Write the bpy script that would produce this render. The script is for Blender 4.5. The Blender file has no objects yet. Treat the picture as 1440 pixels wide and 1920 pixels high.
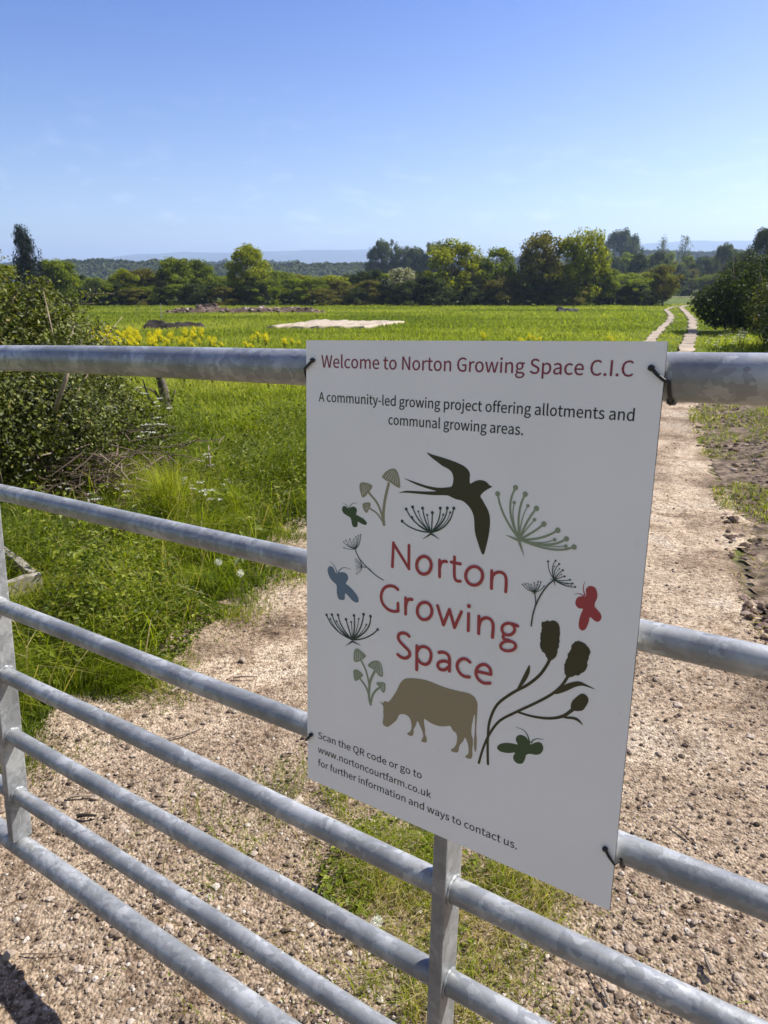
import bpy, bmesh, math, random
import numpy as np
from mathutils import Vector, Matrix
from mathutils.geometry import tessellate_polygon
sc = bpy.context.scene
col = sc.collection
R = math.radians
rng = np.random.default_rng(7)
random.seed(7)

# ------------------------------------------------------------------ camera, sky, sun, exposure
CAM_H, PITCH, FPX = 1.38, R(18.2), 1322.0
cam = bpy.data.cameras.new('camera'); camo = bpy.data.objects.new('camera', cam); col.objects.link(camo)
camo.location = (0, 0, CAM_H); camo.rotation_euler = (R(90) - PITCH, 0, 0)
cam.sensor_fit = 'VERTICAL'; cam.sensor_height = 24; cam.lens = FPX / 1920 * 24
cam.clip_start = 0.02; cam.clip_end = 20000
cam.dof.use_dof = True; cam.dof.focus_distance = 1.0; cam.dof.aperture_fstop = 11.0
sc.camera = camo
SUN = Vector((1.252, 0.539, 1.477)).normalized()
EL = math.asin(SUN.z); AZ = math.atan2(SUN.x, SUN.y)
w = bpy.data.worlds.new('World'); sc.world = w; w.use_nodes = True
nt = w.node_tree; bgn = nt.nodes['Background']
sky = nt.nodes.new('ShaderNodeTexSky'); sky.sky_type = 'NISHITA'; sky.sun_disc = False
sky.sun_elevation = EL; sky.sun_rotation = AZ; sky.air_density = 0.7; sky.dust_density = 1.5; sky.ozone_density = 4.0; sky.altitude = 30
hs = nt.nodes.new('ShaderNodeHueSaturation'); hs.inputs['Hue'].default_value = 0.508; hs.inputs['Saturation'].default_value = 1.16
sx0 = nt.nodes.new('ShaderNodeSeparateXYZ'); tc0 = nt.nodes.new('ShaderNodeTexCoord'); nt.links.new(tc0.outputs['Generated'], sx0.inputs[0])
gr = nt.nodes.new('ShaderNodeValToRGB'); ge = gr.color_ramp.elements
ge[0].position = 0.0; ge[0].color = (1.42, 1.30, 1.06, 1); ge[1].position = 0.13; ge[1].color = (1.12, 1.06, 0.97, 1)
q_ = ge.new(0.33); q_.color = (0.78, 0.84, 1.0, 1); q_ = ge.new(0.60); q_.color = (0.52, 0.62, 1.0, 1)
mg = nt.nodes.new('ShaderNodeMix'); mg.data_type = 'RGBA'; mg.blend_type = 'MULTIPLY'; mg.inputs[0].default_value = 1.0; mg.clamp_result = False
nt.links.new(sx0.outputs['Z'], gr.inputs[0]); nt.links.new(sky.outputs[0], mg.inputs[6]); nt.links.new(gr.outputs[0], mg.inputs[7])
nt.links.new(mg.outputs[2], hs.inputs['Color'])
# a few thin wisps of cloud low over the horizon
tc = nt.nodes.new('ShaderNodeTexCoord'); mp = nt.nodes.new('ShaderNodeMapping'); mp.inputs['Scale'].default_value = (5, 5, 16)
cn = nt.nodes.new('ShaderNodeTexNoise'); cn.inputs['Scale'].default_value = 4.3; cn.inputs['Detail'].default_value = 6
cr = nt.nodes.new('ShaderNodeValToRGB'); cr.color_ramp.elements[0].position = 0.55; cr.color_ramp.elements[1].position = 0.80
sx = nt.nodes.new('ShaderNodeSeparateXYZ')
band = nt.nodes.new('ShaderNodeValToRGB'); e = band.color_ramp.elements
e[0].position = 0.02; e[0].color = (0, 0, 0, 1); e[1].position = 0.07; e[1].color = (1, 1, 1, 1)
x_ = e.new(0.15); x_.color = (0.35, 0.35, 0.35, 1); x_ = e.new(0.24); x_.color = (0, 0, 0, 1)
mu = nt.nodes.new('ShaderNodeMath'); mu.operation = 'MULTIPLY'
mu2 = nt.nodes.new('ShaderNodeMath'); mu2.operation = 'MULTIPLY'; mu2.inputs[1].default_value = 0.22
mixc = nt.nodes.new('ShaderNodeMix'); mixc.data_type = 'RGBA'
nt.links.new(tc.outputs['Generated'], mp.inputs[0]); nt.links.new(mp.outputs[0], cn.inputs['Vector']); nt.links.new(cn.outputs[0], cr.inputs[0])
nt.links.new(tc.outputs['Generated'], sx.inputs[0]); nt.links.new(sx.outputs['Z'], band.inputs[0])
nt.links.new(cr.outputs[0], mu.inputs[0]); nt.links.new(band.outputs[0], mu.inputs[1]); nt.links.new(mu.outputs[0], mu2.inputs[0])
nt.links.new(mu2.outputs[0], mixc.inputs[0]); nt.links.new(hs.outputs[0], mixc.inputs[6]); mixc.inputs[7].default_value = (9, 9.3, 10, 1)
# unseen broken cloud, added behind the viewer to neutralise blue light on the sign
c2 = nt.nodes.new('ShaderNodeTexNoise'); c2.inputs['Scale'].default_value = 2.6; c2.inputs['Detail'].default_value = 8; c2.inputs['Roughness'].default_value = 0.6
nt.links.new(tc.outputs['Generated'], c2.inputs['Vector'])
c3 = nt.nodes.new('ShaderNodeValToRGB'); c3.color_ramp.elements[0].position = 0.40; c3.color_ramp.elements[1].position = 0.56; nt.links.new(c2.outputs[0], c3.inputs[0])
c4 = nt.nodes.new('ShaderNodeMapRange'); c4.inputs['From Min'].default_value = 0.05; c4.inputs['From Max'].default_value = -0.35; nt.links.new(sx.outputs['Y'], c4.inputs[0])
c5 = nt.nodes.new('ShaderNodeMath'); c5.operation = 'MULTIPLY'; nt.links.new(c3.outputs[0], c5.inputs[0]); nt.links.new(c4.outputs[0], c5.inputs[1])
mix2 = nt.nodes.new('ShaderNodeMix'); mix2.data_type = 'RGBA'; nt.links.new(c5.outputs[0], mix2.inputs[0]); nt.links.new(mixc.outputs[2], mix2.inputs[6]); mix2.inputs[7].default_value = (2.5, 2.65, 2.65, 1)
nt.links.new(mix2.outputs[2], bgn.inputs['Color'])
bgn.inputs['Strength'].default_value = 0.098
sl = bpy.data.lights.new('sun', 'SUN'); sl.energy = 5.0; sl.angle = R(0.53); sl.color = (1.0, 0.955, 0.88)
slo = bpy.data.objects.new('sun', sl); col.objects.link(slo); slo.rotation_euler = (-SUN).to_track_quat('-Z', 'Y').to_euler(); slo.location = (20, 10, 30)
sc.view_settings.view_transform = 'Standard'; sc.view_settings.look = 'None'; sc.view_settings.gamma = 1.0
sc.view_settings.exposure = 0.98
sc.cycles.max_bounces = 6; sc.cycles.transparent_max_bounces = 4; sc.cycles.volume_bounces = 0

# ------------------------------------------------------------------ helpers
def link(o, parent=None):
    col.objects.link(o)
    if parent is not None: o.parent = parent
    return o
def tag(o, label=None, cat=None, group=None, kind=None):
    if label: o['label'] = label
    if cat: o['category'] = cat
    if group: o['group'] = group
    if kind: o['kind'] = kind
    return o
def empty(name, loc, rz=0.0, scale=(1, 1, 1)):
    o = bpy.data.objects.new(name, None); o.empty_display_size = 0.1
    o.location = loc; o.rotation_euler = (0, 0, rz); o.scale = scale
    return link(o)
def dup(root, loc, rz, scale):
    r = root.copy(); link(r); r.location = loc; r.rotation_euler = (0, 0, rz); r.scale = scale
    for ch in list(root.children):
        c = ch.copy(); link(c, r)
    return r
def mesh_np(name, V, faces, mat, parent=None, attrs=None, smooth=False):
    V = np.asarray(V, np.float32)
    me = bpy.data.meshes.new(name)
    me.vertices.add(len(V)); me.vertices.foreach_set('co', V.ravel())
    faces = [np.asarray(f, np.int32) for f in faces if len(f)]
    tot = np.concatenate([np.full(len(f), f.shape[1], np.int32) for f in faces])
    idx = np.concatenate([f.ravel() for f in faces])
    me.loops.add(len(idx)); me.loops.foreach_set('vertex_index', idx)
    me.polygons.add(len(tot)); st = np.zeros(len(tot), np.int32); st[1:] = np.cumsum(tot)[:-1]
    me.polygons.foreach_set('loop_start', st)
    me.polygons.foreach_set('use_smooth', np.full(len(tot), smooth))
    for k, a in (attrs or {}).items():
        at_ = me.attributes.new(k, 'FLOAT', 'POINT'); at_.data.foreach_set('value', np.asarray(a, np.float32))
    me.update(calc_edges=True); me.validate()
    if mat: me.materials.append(mat)
    return link(bpy.data.objects.new(name, me), parent)

class Bag:
    """collects pieces (verts, faces, tint) for one mesh"""
    def __init__(s): s.V = []; s.F = {3: [], 4: []}; s.T = []; s.n = 0
    def add(s, V, faces, tint=0.5):
        V = np.asarray(V, float)
        for f in faces:
            f = np.asarray(f)
            if len(f): s.F[f.shape[1]].append(f + s.n)
        s.V.append(V); s.n += len(V)
        s.T.append(np.broadcast_to(np.asarray(tint, float), (len(V),)))
    def build(s, name, mat, parent=None, smooth=False):
        F = [np.concatenate(s.F[k]) for k in (3, 4) if s.F[k]]
        return mesh_np(name, np.concatenate(s.V), F, mat, parent, {'tint': np.concatenate(s.T)}, smooth)

def _h(ix, iy, seed):
    h = (ix.astype(np.int64) * 374761393 + iy.astype(np.int64) * 668265263 + seed * 974634777) & 0xFFFFFFFF
    h = ((h ^ (h >> 13)) * 1274126177) & 0xFFFFFFFF
    return ((h ^ (h >> 16)) & 0xFFFF) / 65535.0
def vn(x, y, seed=0):
    x = np.asarray(x, float); y = np.asarray(y, float)
    x0 = np.floor(x); y0 = np.floor(y); fx = x - x0; fy = y - y0
    fx = fx * fx * (3 - 2 * fx); fy = fy * fy * (3 - 2 * fy)
    a = _h(x0, y0, seed); b = _h(x0 + 1, y0, seed); c = _h(x0, y0 + 1, seed); d = _h(x0 + 1, y0 + 1, seed)
    return (a * (1 - fx) + b * fx) * (1 - fy) + (c * (1 - fx) + d * fx) * fy
def fbm(x, y, seed=0, oct=4):
    s = 0; a = 0.5; t = 0
    for i in range(oct):
        s = s + a * vn(x * 2 ** i, y * 2 ** i, seed + i * 13); t += a; a *= 0.5
    return s / t
def inside(px, py, poly):
    px = np.asarray(px, float); py = np.asarray(py, float); r = np.zeros(px.shape, bool)
    n = len(poly)
    for i in range(n):
        x1, y1 = poly[i]; x2, y2 = poly[(i + 1) % n]
        if y1 == y2: continue
        c = (y1 > py) != (y2 > py)
        r ^= c & (px < (x2 - x1) * (py - y1) / (y2 - y1) + x1)
    return r
def gz(x, y):
    """height of the land: level at the gate, falling gently to the far hedge"""
    y = np.asarray(y, float); x = np.asarray(x, float)
    yy = np.clip(y - 2, 0, 90)
    return -0.0155 * yy * np.clip(yy / 4, 0, 1) ** 0.5 + 0.015 * (fbm(x * 0.9, y * 0.9, 5, 2) - 0.5) * (y < 60)
cP, sP = math.cos(PITCH), math.sin(PITCH)
def at(px, py, Y):
    """the point at forward distance Y seen at (px, py) of the photograph"""
    u, v = (px - 720) / FPX, (960 - py) / FPX
    k = Y / (cP + v * sP)
    return Vector((u * k, Y, CAM_H + (v * cP - sP) * k))
def G(px, py):
    u, v = (px - 720) / FPX, (960 - py) / FPX
    dx, dy, dz = u, cP + v * sP, v * cP - sP
    k = CAM_H / -dz
    for i in range(40):
        k = 0.5 * k + 0.5 * (CAM_H - float(gz(dx * k, dy * k))) / -dz
    return (dx * k, dy * k)

# ------------------------------------------------------------------ materials
def mat_new(name):
    m = bpy.data.materials.new(name); m.use_nodes = True
    n = m.node_tree.nodes; return m, n, m.node_tree.links, n['Principled BSDF']
def ramp(n, stops):
    r = n.new('ShaderNodeValToRGB'); e = r.color_ramp.elements
    while len(e) < len(stops): e.new(0.5)
    for q, (p, c) in zip(e, stops):
        q.position = p; q.color = (*c, 1)
    return r
def plain(name, c, rough=0.6, metal=0.0, noise=0.0, scale=30):
    m, n, l, b = mat_new(name)
    b.inputs['Roughness'].default_value = rough; b.inputs['Metallic'].default_value = metal
    b.inputs['Base Color'].default_value = (*c, 1)
    if noise:
        t = n.new('ShaderNodeTexCoord'); x = n.new('ShaderNodeTexNoise'); x.inputs['Scale'].default_value = scale; x.inputs['Detail'].default_value = 5
        l.new(t.outputs['Object'], x.inputs['Vector'])
        r = ramp(n, [(0.3, tuple(v * (1 - noise) for v in c)), (0.7, tuple(min(1, v * (1 + noise)) for v in c))])
        l.new(x.outputs[0], r.inputs[0]); l.new(r.outputs[0], b.inputs['Base Color'])
    return m
def leafmat(name, stops, trans=0.35, rough=0.65, spec=0.12, tcol=1.6):
    m, n, l, b = mat_new(name)
    a = n.new('ShaderNodeAttribute'); a.attribute_name = 'tint'
    r = ramp(n, stops); l.new(a.outputs['Fac'], r.inputs[0])
    l.new(r.outputs[0], b.inputs['Base Color']); b.inputs['Roughness'].default_value = rough
    b.inputs['Specular IOR Level'].default_value = spec
    tr = n.new('ShaderNodeBsdfTranslucent'); mx = n.new('ShaderNodeMix'); mx.data_type = 'RGBA'; mx.blend_type = 'MULTIPLY'; mx.inputs[0].default_value = 1
    l.new(r.outputs[0], mx.inputs[6]); mx.inputs[7].default_value = (tcol * 1.1, tcol * 1.15, tcol * 0.45, 1)
    l.new(mx.outputs[2], tr.inputs['Color'])
    ms = n.new('ShaderNodeMixShader'); ms.inputs[0].default_value = trans
    l.new(b.outputs[0], ms.inputs[1]); l.new(tr.outputs[0], ms.inputs[2]); l.new(ms.outputs[0], n['Material Output'].inputs['Surface'])
    return m

def galv():
    m, n, l, b = mat_new('galvanised_steel')
    t = n.new('ShaderNodeTexCoord')
    mpn = n.new('ShaderNodeMapping'); mpn.inputs['Scale'].default_value = (0.75, 1, 0.8); l.new(t.outputs['Object'], mpn.inputs[0])
    nz = n.new('ShaderNodeTexNoise'); nz.inputs['Scale'].default_value = 45; nz.inputs['Detail'].default_value = 3; l.new(mpn.outputs[0], nz.inputs['Vector'])
    mixv = n.new('ShaderNodeMix'); mixv.data_type = 'VECTOR'; mixv.inputs[0].default_value = 0.03
    l.new(mpn.outputs[0], mixv.inputs[4]); l.new(nz.outputs['Color'], mixv.inputs[5])
    vo = n.new('ShaderNodeTexVoronoi'); vo.inputs['Scale'].default_value = 120; l.new(mixv.outputs[1], vo.inputs['Vector'])
    big = n.new('ShaderNodeTexNoise'); big.inputs['Scale'].default_value = 11; big.inputs['Detail'].default_value = 4; l.new(t.outputs['Object'], big.inputs['Vector'])
    sp = n.new('ShaderNodeSeparateColor'); l.new(vo.outputs['Color'], sp.inputs[0])
    ad = n.new('ShaderNodeMath'); ad.operation = 'MULTIPLY_ADD'; ad.inputs[1].default_value = 0.19; l.new(sp.outputs[0], ad.inputs[0])
    b2 = n.new('ShaderNodeMath'); b2.operation = 'MULTIPLY'; b2.inputs[1].default_value = 0.81; l.new(big.outputs[0], b2.inputs[0]); l.new(b2.outputs[0], ad.inputs[2])
    r = ramp(n, [(0.3, (0.19, 0.197, 0.194)), (0.5, (0.26, 0.267, 0.262)), (0.68, (0.42, 0.427, 0.415))])
    l.new(ad.outputs[0], r.inputs[0]); l.new(r.outputs[0], b.inputs['Base Color'])
    rr = n.new('ShaderNodeMapRange'); rr.inputs['To Min'].default_value = 0.33; rr.inputs['To Max'].default_value = 0.52
    l.new(sp.outputs[1], rr.inputs[0]); l.new(rr.outputs[0], b.inputs['Roughness'])
    b.inputs['Metallic'].default_value = 0.35
    fine = n.new('ShaderNodeTexNoise'); fine.inputs['Scale'].default_value = 260; fine.inputs['Detail'].default_value = 3; l.new(t.outputs['Object'], fine.inputs['Vector'])
    bp_ = n.new('ShaderNodeBump'); bp_.inputs['Strength'].default_value = 0.12; bp_.inputs['Distance'].default_value = 0.002
    l.new(fine.outputs[0], bp_.inputs['Height']); l.new(bp_.outputs[0], b.inputs['Normal'])
    return m
def dirtmat():
    m, n, l, b = mat_new('stony_dirt')
    g = n.new('ShaderNodeNewGeometry')
    def noise(s, d=5, rgh=0.6):
        x = n.new('ShaderNodeTexNoise'); x.inputs['Scale'].default_value = s; x.inputs['Detail'].default_value = d; x.inputs['Roughness'].default_value = rgh
        l.new(g.outputs['Position'], x.inputs['Vector']); return x
    big = noise(1.7, 6, 0.65); mid = noise(9, 6, 0.7); fin = noise(55, 4, 0.7)
    r1 = ramp(n, [(0.34, (0.12, 0.084, 0.05)), (0.45, (0.28, 0.21, 0.14)), (0.55, (0.46, 0.37, 0.26)), (0.68, (0.43, 0.37, 0.285))]); l.new(big.outputs[0], r1.inputs[0])
    r2 = ramp(n, [(0.33, (0.62, 0.56, 0.5)), (0.5, (0.96, 0.95, 0.94)), (0.7, (1.14, 1.13, 1.12))]); l.new(mid.outputs[0], r2.inputs[0])
    r3 = ramp(n, [(0.36, (0.30, 0.26, 0.23)), (0.5, (0.95, 0.95, 0.95)), (0.68, (1.2, 1.19, 1.18))]); l.new(fin.outputs[0], r3.inputs[0])  # dark end puts the shadows between stones into the colour
    def mul(a, c):
        x = n.new('ShaderNodeMix'); x.data_type = 'RGBA'; x.blend_type = 'MULTIPLY'; x.inputs[0].default_value = 1
        l.new(a, x.inputs[6]); l.new(c, x.inputs[7]); return x.outputs[2]
    at_ = n.new('ShaderNodeAttribute'); at_.attribute_name = 'stony'
    mst = n.new('ShaderNodeMix'); mst.data_type = 'RGBA'; l.new(at_.outputs['Fac'], mst.inputs[0]); l.new(r1.outputs[0], mst.inputs[6]); mst.inputs[7].default_value = (0.285, 0.22, 0.152, 1)
    c = mul(mul(mst.outputs[2], r2.outputs[0]), r3.outputs[0])
    vo = n.new('ShaderNodeTexVoronoi'); vo.inputs['Scale'].default_value = 130; l.new(g.outputs['Position'], vo.inputs['Vector'])
    vo2 = n.new('ShaderNodeTexVoronoi'); vo2.inputs['Scale'].default_value = 30; l.new(g.outputs['Position'], vo2.inputs['Vector'])
    sp = n.new('ShaderNodeSeparateColor'); l.new(vo.outputs['Color'], sp.inputs[0])
    r4 = ramp(n, [(0.0, (0.62, 0.58, 0.55)), (0.5, (1, 1, 1)), (1.0, (1.3, 1.3, 1.32))]); l.new(sp.outputs[0], r4.inputs[0])
    c = mul(c, r4.outputs[0])
    l.new(c, b.inputs['Base Color']); b.inputs['Roughness'].default_value = 0.95; b.inputs['Specular IOR Level'].default_value = 0.2
    mm = n.new('ShaderNodeMath'); mm.operation = 'ADD'; l.new(fin.outputs[0], mm.inputs[0])
    inv = n.new('ShaderNodeMath'); inv.operation = 'MULTIPLY'; inv.inputs[1].default_value = -0.9; l.new(vo.outputs['Distance'], inv.inputs[0]); l.new(inv.outputs[0], mm.inputs[1])
    m2 = n.new('ShaderNodeMath'); m2.operation = 'MULTIPLY_ADD'; m2.inputs[1].default_value = -0.25; l.new(vo2.outputs['Distance'], m2.inputs[0]); l.new(mm.outputs[0], m2.inputs[2])
    bu = n.new('ShaderNodeBump'); bu.inputs['Strength'].default_value = 0.8; bu.inputs['Distance'].default_value = 0.007
    l.new(m2.outputs[0], bu.inputs['Height']); l.new(bu.outputs[0], b.inputs['Normal'])
    return m
def groundmat():
    m, n, l, b = mat_new('field_soil')
    g = n.new('ShaderNodeNewGeometry')
    x = n.new('ShaderNodeTexNoise'); x.inputs['Scale'].default_value = 0.6; x.inputs['Detail'].default_value = 9; x.inputs['Roughness'].default_value = 0.68; l.new(g.outputs['Position'], x.inputs['Vector'])
    r = ramp(n, [(0.34, (0.04, 0.055, 0.010)), (0.5, (0.08, 0.105, 0.014)), (0.66, (0.125, 0.145, 0.025))])
    l.new(x.outputs[0], r.inputs[0])
    x2 = n.new('ShaderNodeTexNoise'); x2.inputs['Scale'].default_value = 14; x2.inputs['Detail'].default_value = 6; l.new(g.outputs['Position'], x2.inputs['Vector'])
    s = ramp(n, [(0.35, (0.055, 0.04, 0.025)), (0.55, (0.15, 0.11, 0.075)), (0.7, (0.24, 0.185, 0.13))]); l.new(x2.outputs[0], s.inputs[0])
    a = n.new('ShaderNodeAttribute'); a.attribute_name = 'bare'
    mx = n.new('ShaderNodeMix'); mx.data_type = 'RGBA'; l.new(a.outputs['Fac'], mx.inputs[0]); l.new(r.outputs[0], mx.inputs[6]); l.new(s.outputs[0], mx.inputs[7])
    l.new(mx.outputs[2], b.inputs['Base Color']); b.inputs['Roughness'].default_value = 0.95; b.inputs['Specular IOR Level'].default_value = 0.15
    bu = n.new('ShaderNodeBump'); bu.inputs['Strength'].default_value = 0.8; bu.inputs['Distance'].default_value = 0.05
    l.new(x2.outputs[0], bu.inputs['Height']); l.new(bu.outputs[0], b.inputs['Normal'])
    return m
def panelmat():
    m, n, l, b = mat_new('white_sign_panel')
    t = n.new('ShaderNodeTexCoord')
    x = n.new('ShaderNodeTexNoise'); x.inputs['Scale'].default_value = 6; x.inputs['Detail'].default_value = 7; l.new(t.outputs['Object'], x.inputs['Vector'])
    r = ramp(n, [(0.3, (0.82, 0.82, 0.78)), (0.65, (0.87, 0.865, 0.825))]); l.new(x.outputs[0], r.inputs[0]); l.new(r.outputs[0], b.inputs['Base Color'])
    rr = n.new('ShaderNodeMapRange'); rr.inputs['To Min'].default_value = 0.32; rr.inputs['To Max'].default_value = 0.5; l.new(x.outputs[0], rr.inputs[0]); l.new(rr.outputs[0], b.inputs['Roughness'])
    b.inputs['Specular IOR Level'].default_value = 0.4
    g2 = n.new('ShaderNodeTexNoise'); g2.inputs['Scale'].default_value = 38; g2.inputs['Detail'].default_value = 8; g2.inputs['Roughness'].default_value = 0.75; l.new(t.outputs['Object'], g2.inputs['Vector'])
    r2 = ramp(n, [(0.26, (0.80, 0.79, 0.76)), (0.36, (1, 1, 1))]); l.new(g2.outputs[0], r2.inputs[0])
    mx = n.new('ShaderNodeMix'); mx.data_type = 'RGBA'; mx.blend_type = 'MULTIPLY'; mx.inputs[0].default_value = 1; l.new(r.outputs[0], mx.inputs[6]); l.new(r2.outputs[0], mx.inputs[7]); l.new(mx.outputs[2], b.inputs['Base Color'])
    return m
def barkmat(name, c):
    m, n, l, b = mat_new(name)
    t = n.new('ShaderNodeTexCoord'); mpn = n.new('ShaderNodeMapping'); mpn.inputs['Scale'].default_value = (6, 6, 1.5); l.new(t.outputs['Object'], mpn.inputs[0])
    x = n.new('ShaderNodeTexNoise'); x.inputs['Scale'].default_value = 5; x.inputs['Detail'].default_value = 8; x.inputs['Roughness'].default_value = 0.7; l.new(mpn.outputs[0], x.inputs['Vector'])
    r = ramp(n, [(0.3, tuple(v * 0.5 for v in c)), (0.7, tuple(v * 1.45 for v in c))]); l.new(x.outputs[0], r.inputs[0]); l.new(r.outputs[0], b.inputs['Base Color'])
    b.inputs['Roughness'].default_value = 0.9
    bu = n.new('ShaderNodeBump'); bu.inputs['Strength'].default_value = 0.7; bu.inputs['Distance'].default_value = 0.01; l.new(x.outputs[0], bu.inputs['Height']); l.new(bu.outputs[0], b.inputs['Normal'])
    return m
M = {}
M['steel'] = galv(); M['dirt'] = dirtmat(); M['ground'] = groundmat(); M['panel'] = panelmat()
M['edge'] = plain('dark_panel_edge', (0.02, 0.02, 0.022), 0.6)
M['black'] = plain('black_print', (0.012, 0.012, 0.014), 0.45)
M['headred'] = plain('maroon_print', (0.235, 0.035, 0.06), 0.45)
M['red'] = plain('red_print', (0.36, 0.045, 0.05), 0.45)
M['olive'] = plain('dark_olive_print', (0.040, 0.037, 0.012), 0.45)
M['deepgreen'] = plain('deep_green_print', (0.030, 0.056, 0.042), 0.45)
M['darkgreen'] = plain('green_print', (0.042, 0.082, 0.030), 0.45)
M['blue'] = plain('slate_blue_print', (0.12, 0.185, 0.25), 0.45)
M['sage'] = plain('sage_print', (0.25, 0.30, 0.19), 0.45)
M['khaki'] = plain('khaki_print', (0.29, 0.27, 0.165), 0.45)
M['tan'] = plain('tan_print', (0.29, 0.245, 0.145), 0.45)
M['white'] = plain('white_print', (0.7, 0.7, 0.66), 0.45)
M['cord'] = plain('black_cord', (0.012, 0.012, 0.013), 0.5)
M['grass'] = leafmat('grass_blades', [(0.0, (0.022, 0.038, 0.003)), (0.4, (0.085, 0.125, 0.006)), (0.8, (0.23, 0.265, 0.014)), (0.9, (0.24, 0.20, 0.06)), (1.0, (0.42, 0.34, 0.17))], 0.42, 0.5, 0.18)
M['field'] = leafmat('field_crop', [(0.0, (0.07, 0.10, 0.010)), (0.5, (0.185, 0.22, 0.022)), (1.0, (0.33, 0.33, 0.07))], 0.42, 0.6, 0.12)
M['weed'] = leafmat('weed_leaves', [(0.0, (0.022, 0.034, 0.004)), (0.6, (0.09, 0.12, 0.010)), (1.0, (0.23, 0.25, 0.03))], 0.33, 0.5, 0.18)
M['bramble'] = leafmat('bramble_leaves', [(0.0, (0.016, 0.020, 0.005)), (0.5, (0.072, 0.086, 0.014)), (0.93, (0.22, 0.235, 0.05)), (1.0, (0.20, 0.15, 0.05))], 0.22, 0.5, 0.2)
M['leaf_yellow'] = leafmat('yellow_green_leaves', [(0, (0.07, 0.08, 0.004)), (0.6, (0.20, 0.215, 0.008)), (1, (0.31, 0.31, 0.018))], 0.45)
M['leaf_green'] = leafmat('fresh_green_leaves', [(0, (0.05, 0.065, 0.005)), (0.6, (0.135, 0.165, 0.010)), (1, (0.22, 0.25, 0.02))], 0.42)
M['leaf_olive'] = leafmat('olive_brown_leaves', [(0, (0.05, 0.045, 0.008)), (0.6, (0.125, 0.115, 0.018)), (1, (0.20, 0.175, 0.03))], 0.35)
M['leaf_dark'] = leafmat('dark_green_leaves', [(0, (0.018, 0.028, 0.006)), (0.6, (0.05, 0.066, 0.011)), (1, (0.10, 0.12, 0.02))], 0.25)
M['leaf_conifer'] = leafmat('conifer_foliage', [(0, (0.008, 0.013, 0.010)), (0.6, (0.02, 0.03, 0.022)), (1, (0.04, 0.052, 0.036))], 0.08)
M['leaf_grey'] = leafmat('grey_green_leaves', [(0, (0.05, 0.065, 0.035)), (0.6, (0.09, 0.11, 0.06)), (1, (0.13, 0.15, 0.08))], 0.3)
M['blossom'] = leafmat('white_blossom', [(0, (0.05, 0.06, 0.02)), (0.5, (0.12, 0.13, 0.05)), (0.62, (0.5, 0.47, 0.38)), (1, (0.62, 0.6, 0.5))], 0.25)
M['yellow'] = leafmat('yellow_petals', [(0, (0.60, 0.50, 0.01)), (1, (0.80, 0.70, 0.02))], 0.25, tcol=1.0)
M['petal'] = leafmat('white_petals', [(0, (0.6, 0.6, 0.52)), (1, (0.8, 0.8, 0.75))], 0.25, tcol=0.9)
M['straw'] = leafmat('dry_straw', [(0, (0.14, 0.10, 0.055)), (0.5, (0.30, 0.23, 0.14)), (1, (0.45, 0.37, 0.24))], 0.15)
M['twig'] = barkmat('twig_bark', (0.17, 0.125, 0.09)); M['bark'] = barkmat('tree_bark', (0.10, 0.08, 0.06)); M['palebark'] = barkmat('pale_bark', (0.27, 0.21, 0.15))
M['timber'] = barkmat('weathered_timber', (0.25, 0.22, 0.18))
M['stone'] = leafmat('pebble_stone', [(0, (0.06, 0.043, 0.03)), (0.4, (0.19, 0.14, 0.10)), (0.8, (0.34, 0.275, 0.21)), (1, (0.46, 0.41, 0.35))], 0.0, 0.9, 0.2)
M['deadtwig'] = leafmat('dead_twigs', [(0, (0.05, 0.034, 0.024)), (0.6, (0.15, 0.11, 0.08)), (1, (0.27, 0.205, 0.155))], 0.0, 0.9, 0.2)
M['heap'] = plain('dark_earth', (0.016, 0.010, 0.006), 0.95, 0, 0.6, 6)
M['rubble'] = leafmat('earth_rubble', [(0, (0.05, 0.034, 0.025)), (0.6, (0.13, 0.09, 0.068)), (0.88, (0.24, 0.18, 0.15)), (1, (0.5, 0.42, 0.39))], 0.0, 0.95, 0.1)
M['sheet'] = plain('cream_sheet', (0.36, 0.29, 0.205), 0.7, 0, 0.12, 2)
M['tarp'] = plain('black_tarpaulin', (0.006, 0.006, 0.007), 0.8)
M['hill'] = plain('wooded_hillside', (0.05, 0.075, 0.035), 0.95, 0, 0.4, 0.004)
M['lane'] = plain('pale_lane', (0.26, 0.205, 0.14), 0.95, 0, 0.45, 1.6)
M['metalpost'] = plain('grey_stake', (0.30, 0.31, 0.30), 0.6)

# ------------------------------------------------------------------ shape makers
def tube(path, radii, n=8, cap=True):
    P = [Vector(p) for p in path]; V = []; F4 = []; F3 = []
    k = len(P)
    prev = None
    for i, p in enumerate(P):
        d = (P[min(i + 1, k - 1)] - P[max(i - 1, 0)]).normalized()
        if prev is None:
            a = d.orthogonal().normalized()
        else:
            a = (prev - d * prev.dot(d)).normalized()
        prev = a; b = d.cross(a)
        r = radii[i] if hasattr(radii, '__len__') else radii
        for j in range(n):
            t = 2 * math.pi * j / n
            V.append(p + a * (math.cos(t) * r) + b * (math.sin(t) * r))
    for i in range(k - 1):
        for j in range(n):
            F4.append((i * n + j, i * n + (j + 1) % n, (i + 1) * n + (j + 1) % n, (i + 1) * n + j))
    if cap:
        for i, s in ((0, -1), (k - 1, 1)):
            V.append(P[i]); c = len(V) - 1
            for j in range(n):
                q = (i * n + j, i * n + (j + 1) % n, c)
                F3.append(q if s > 0 else q[::-1])
    return np.array([tuple(v) for v in V]), [np.array(F3, int).reshape(-1, 3), np.array(F4, int)]
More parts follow.
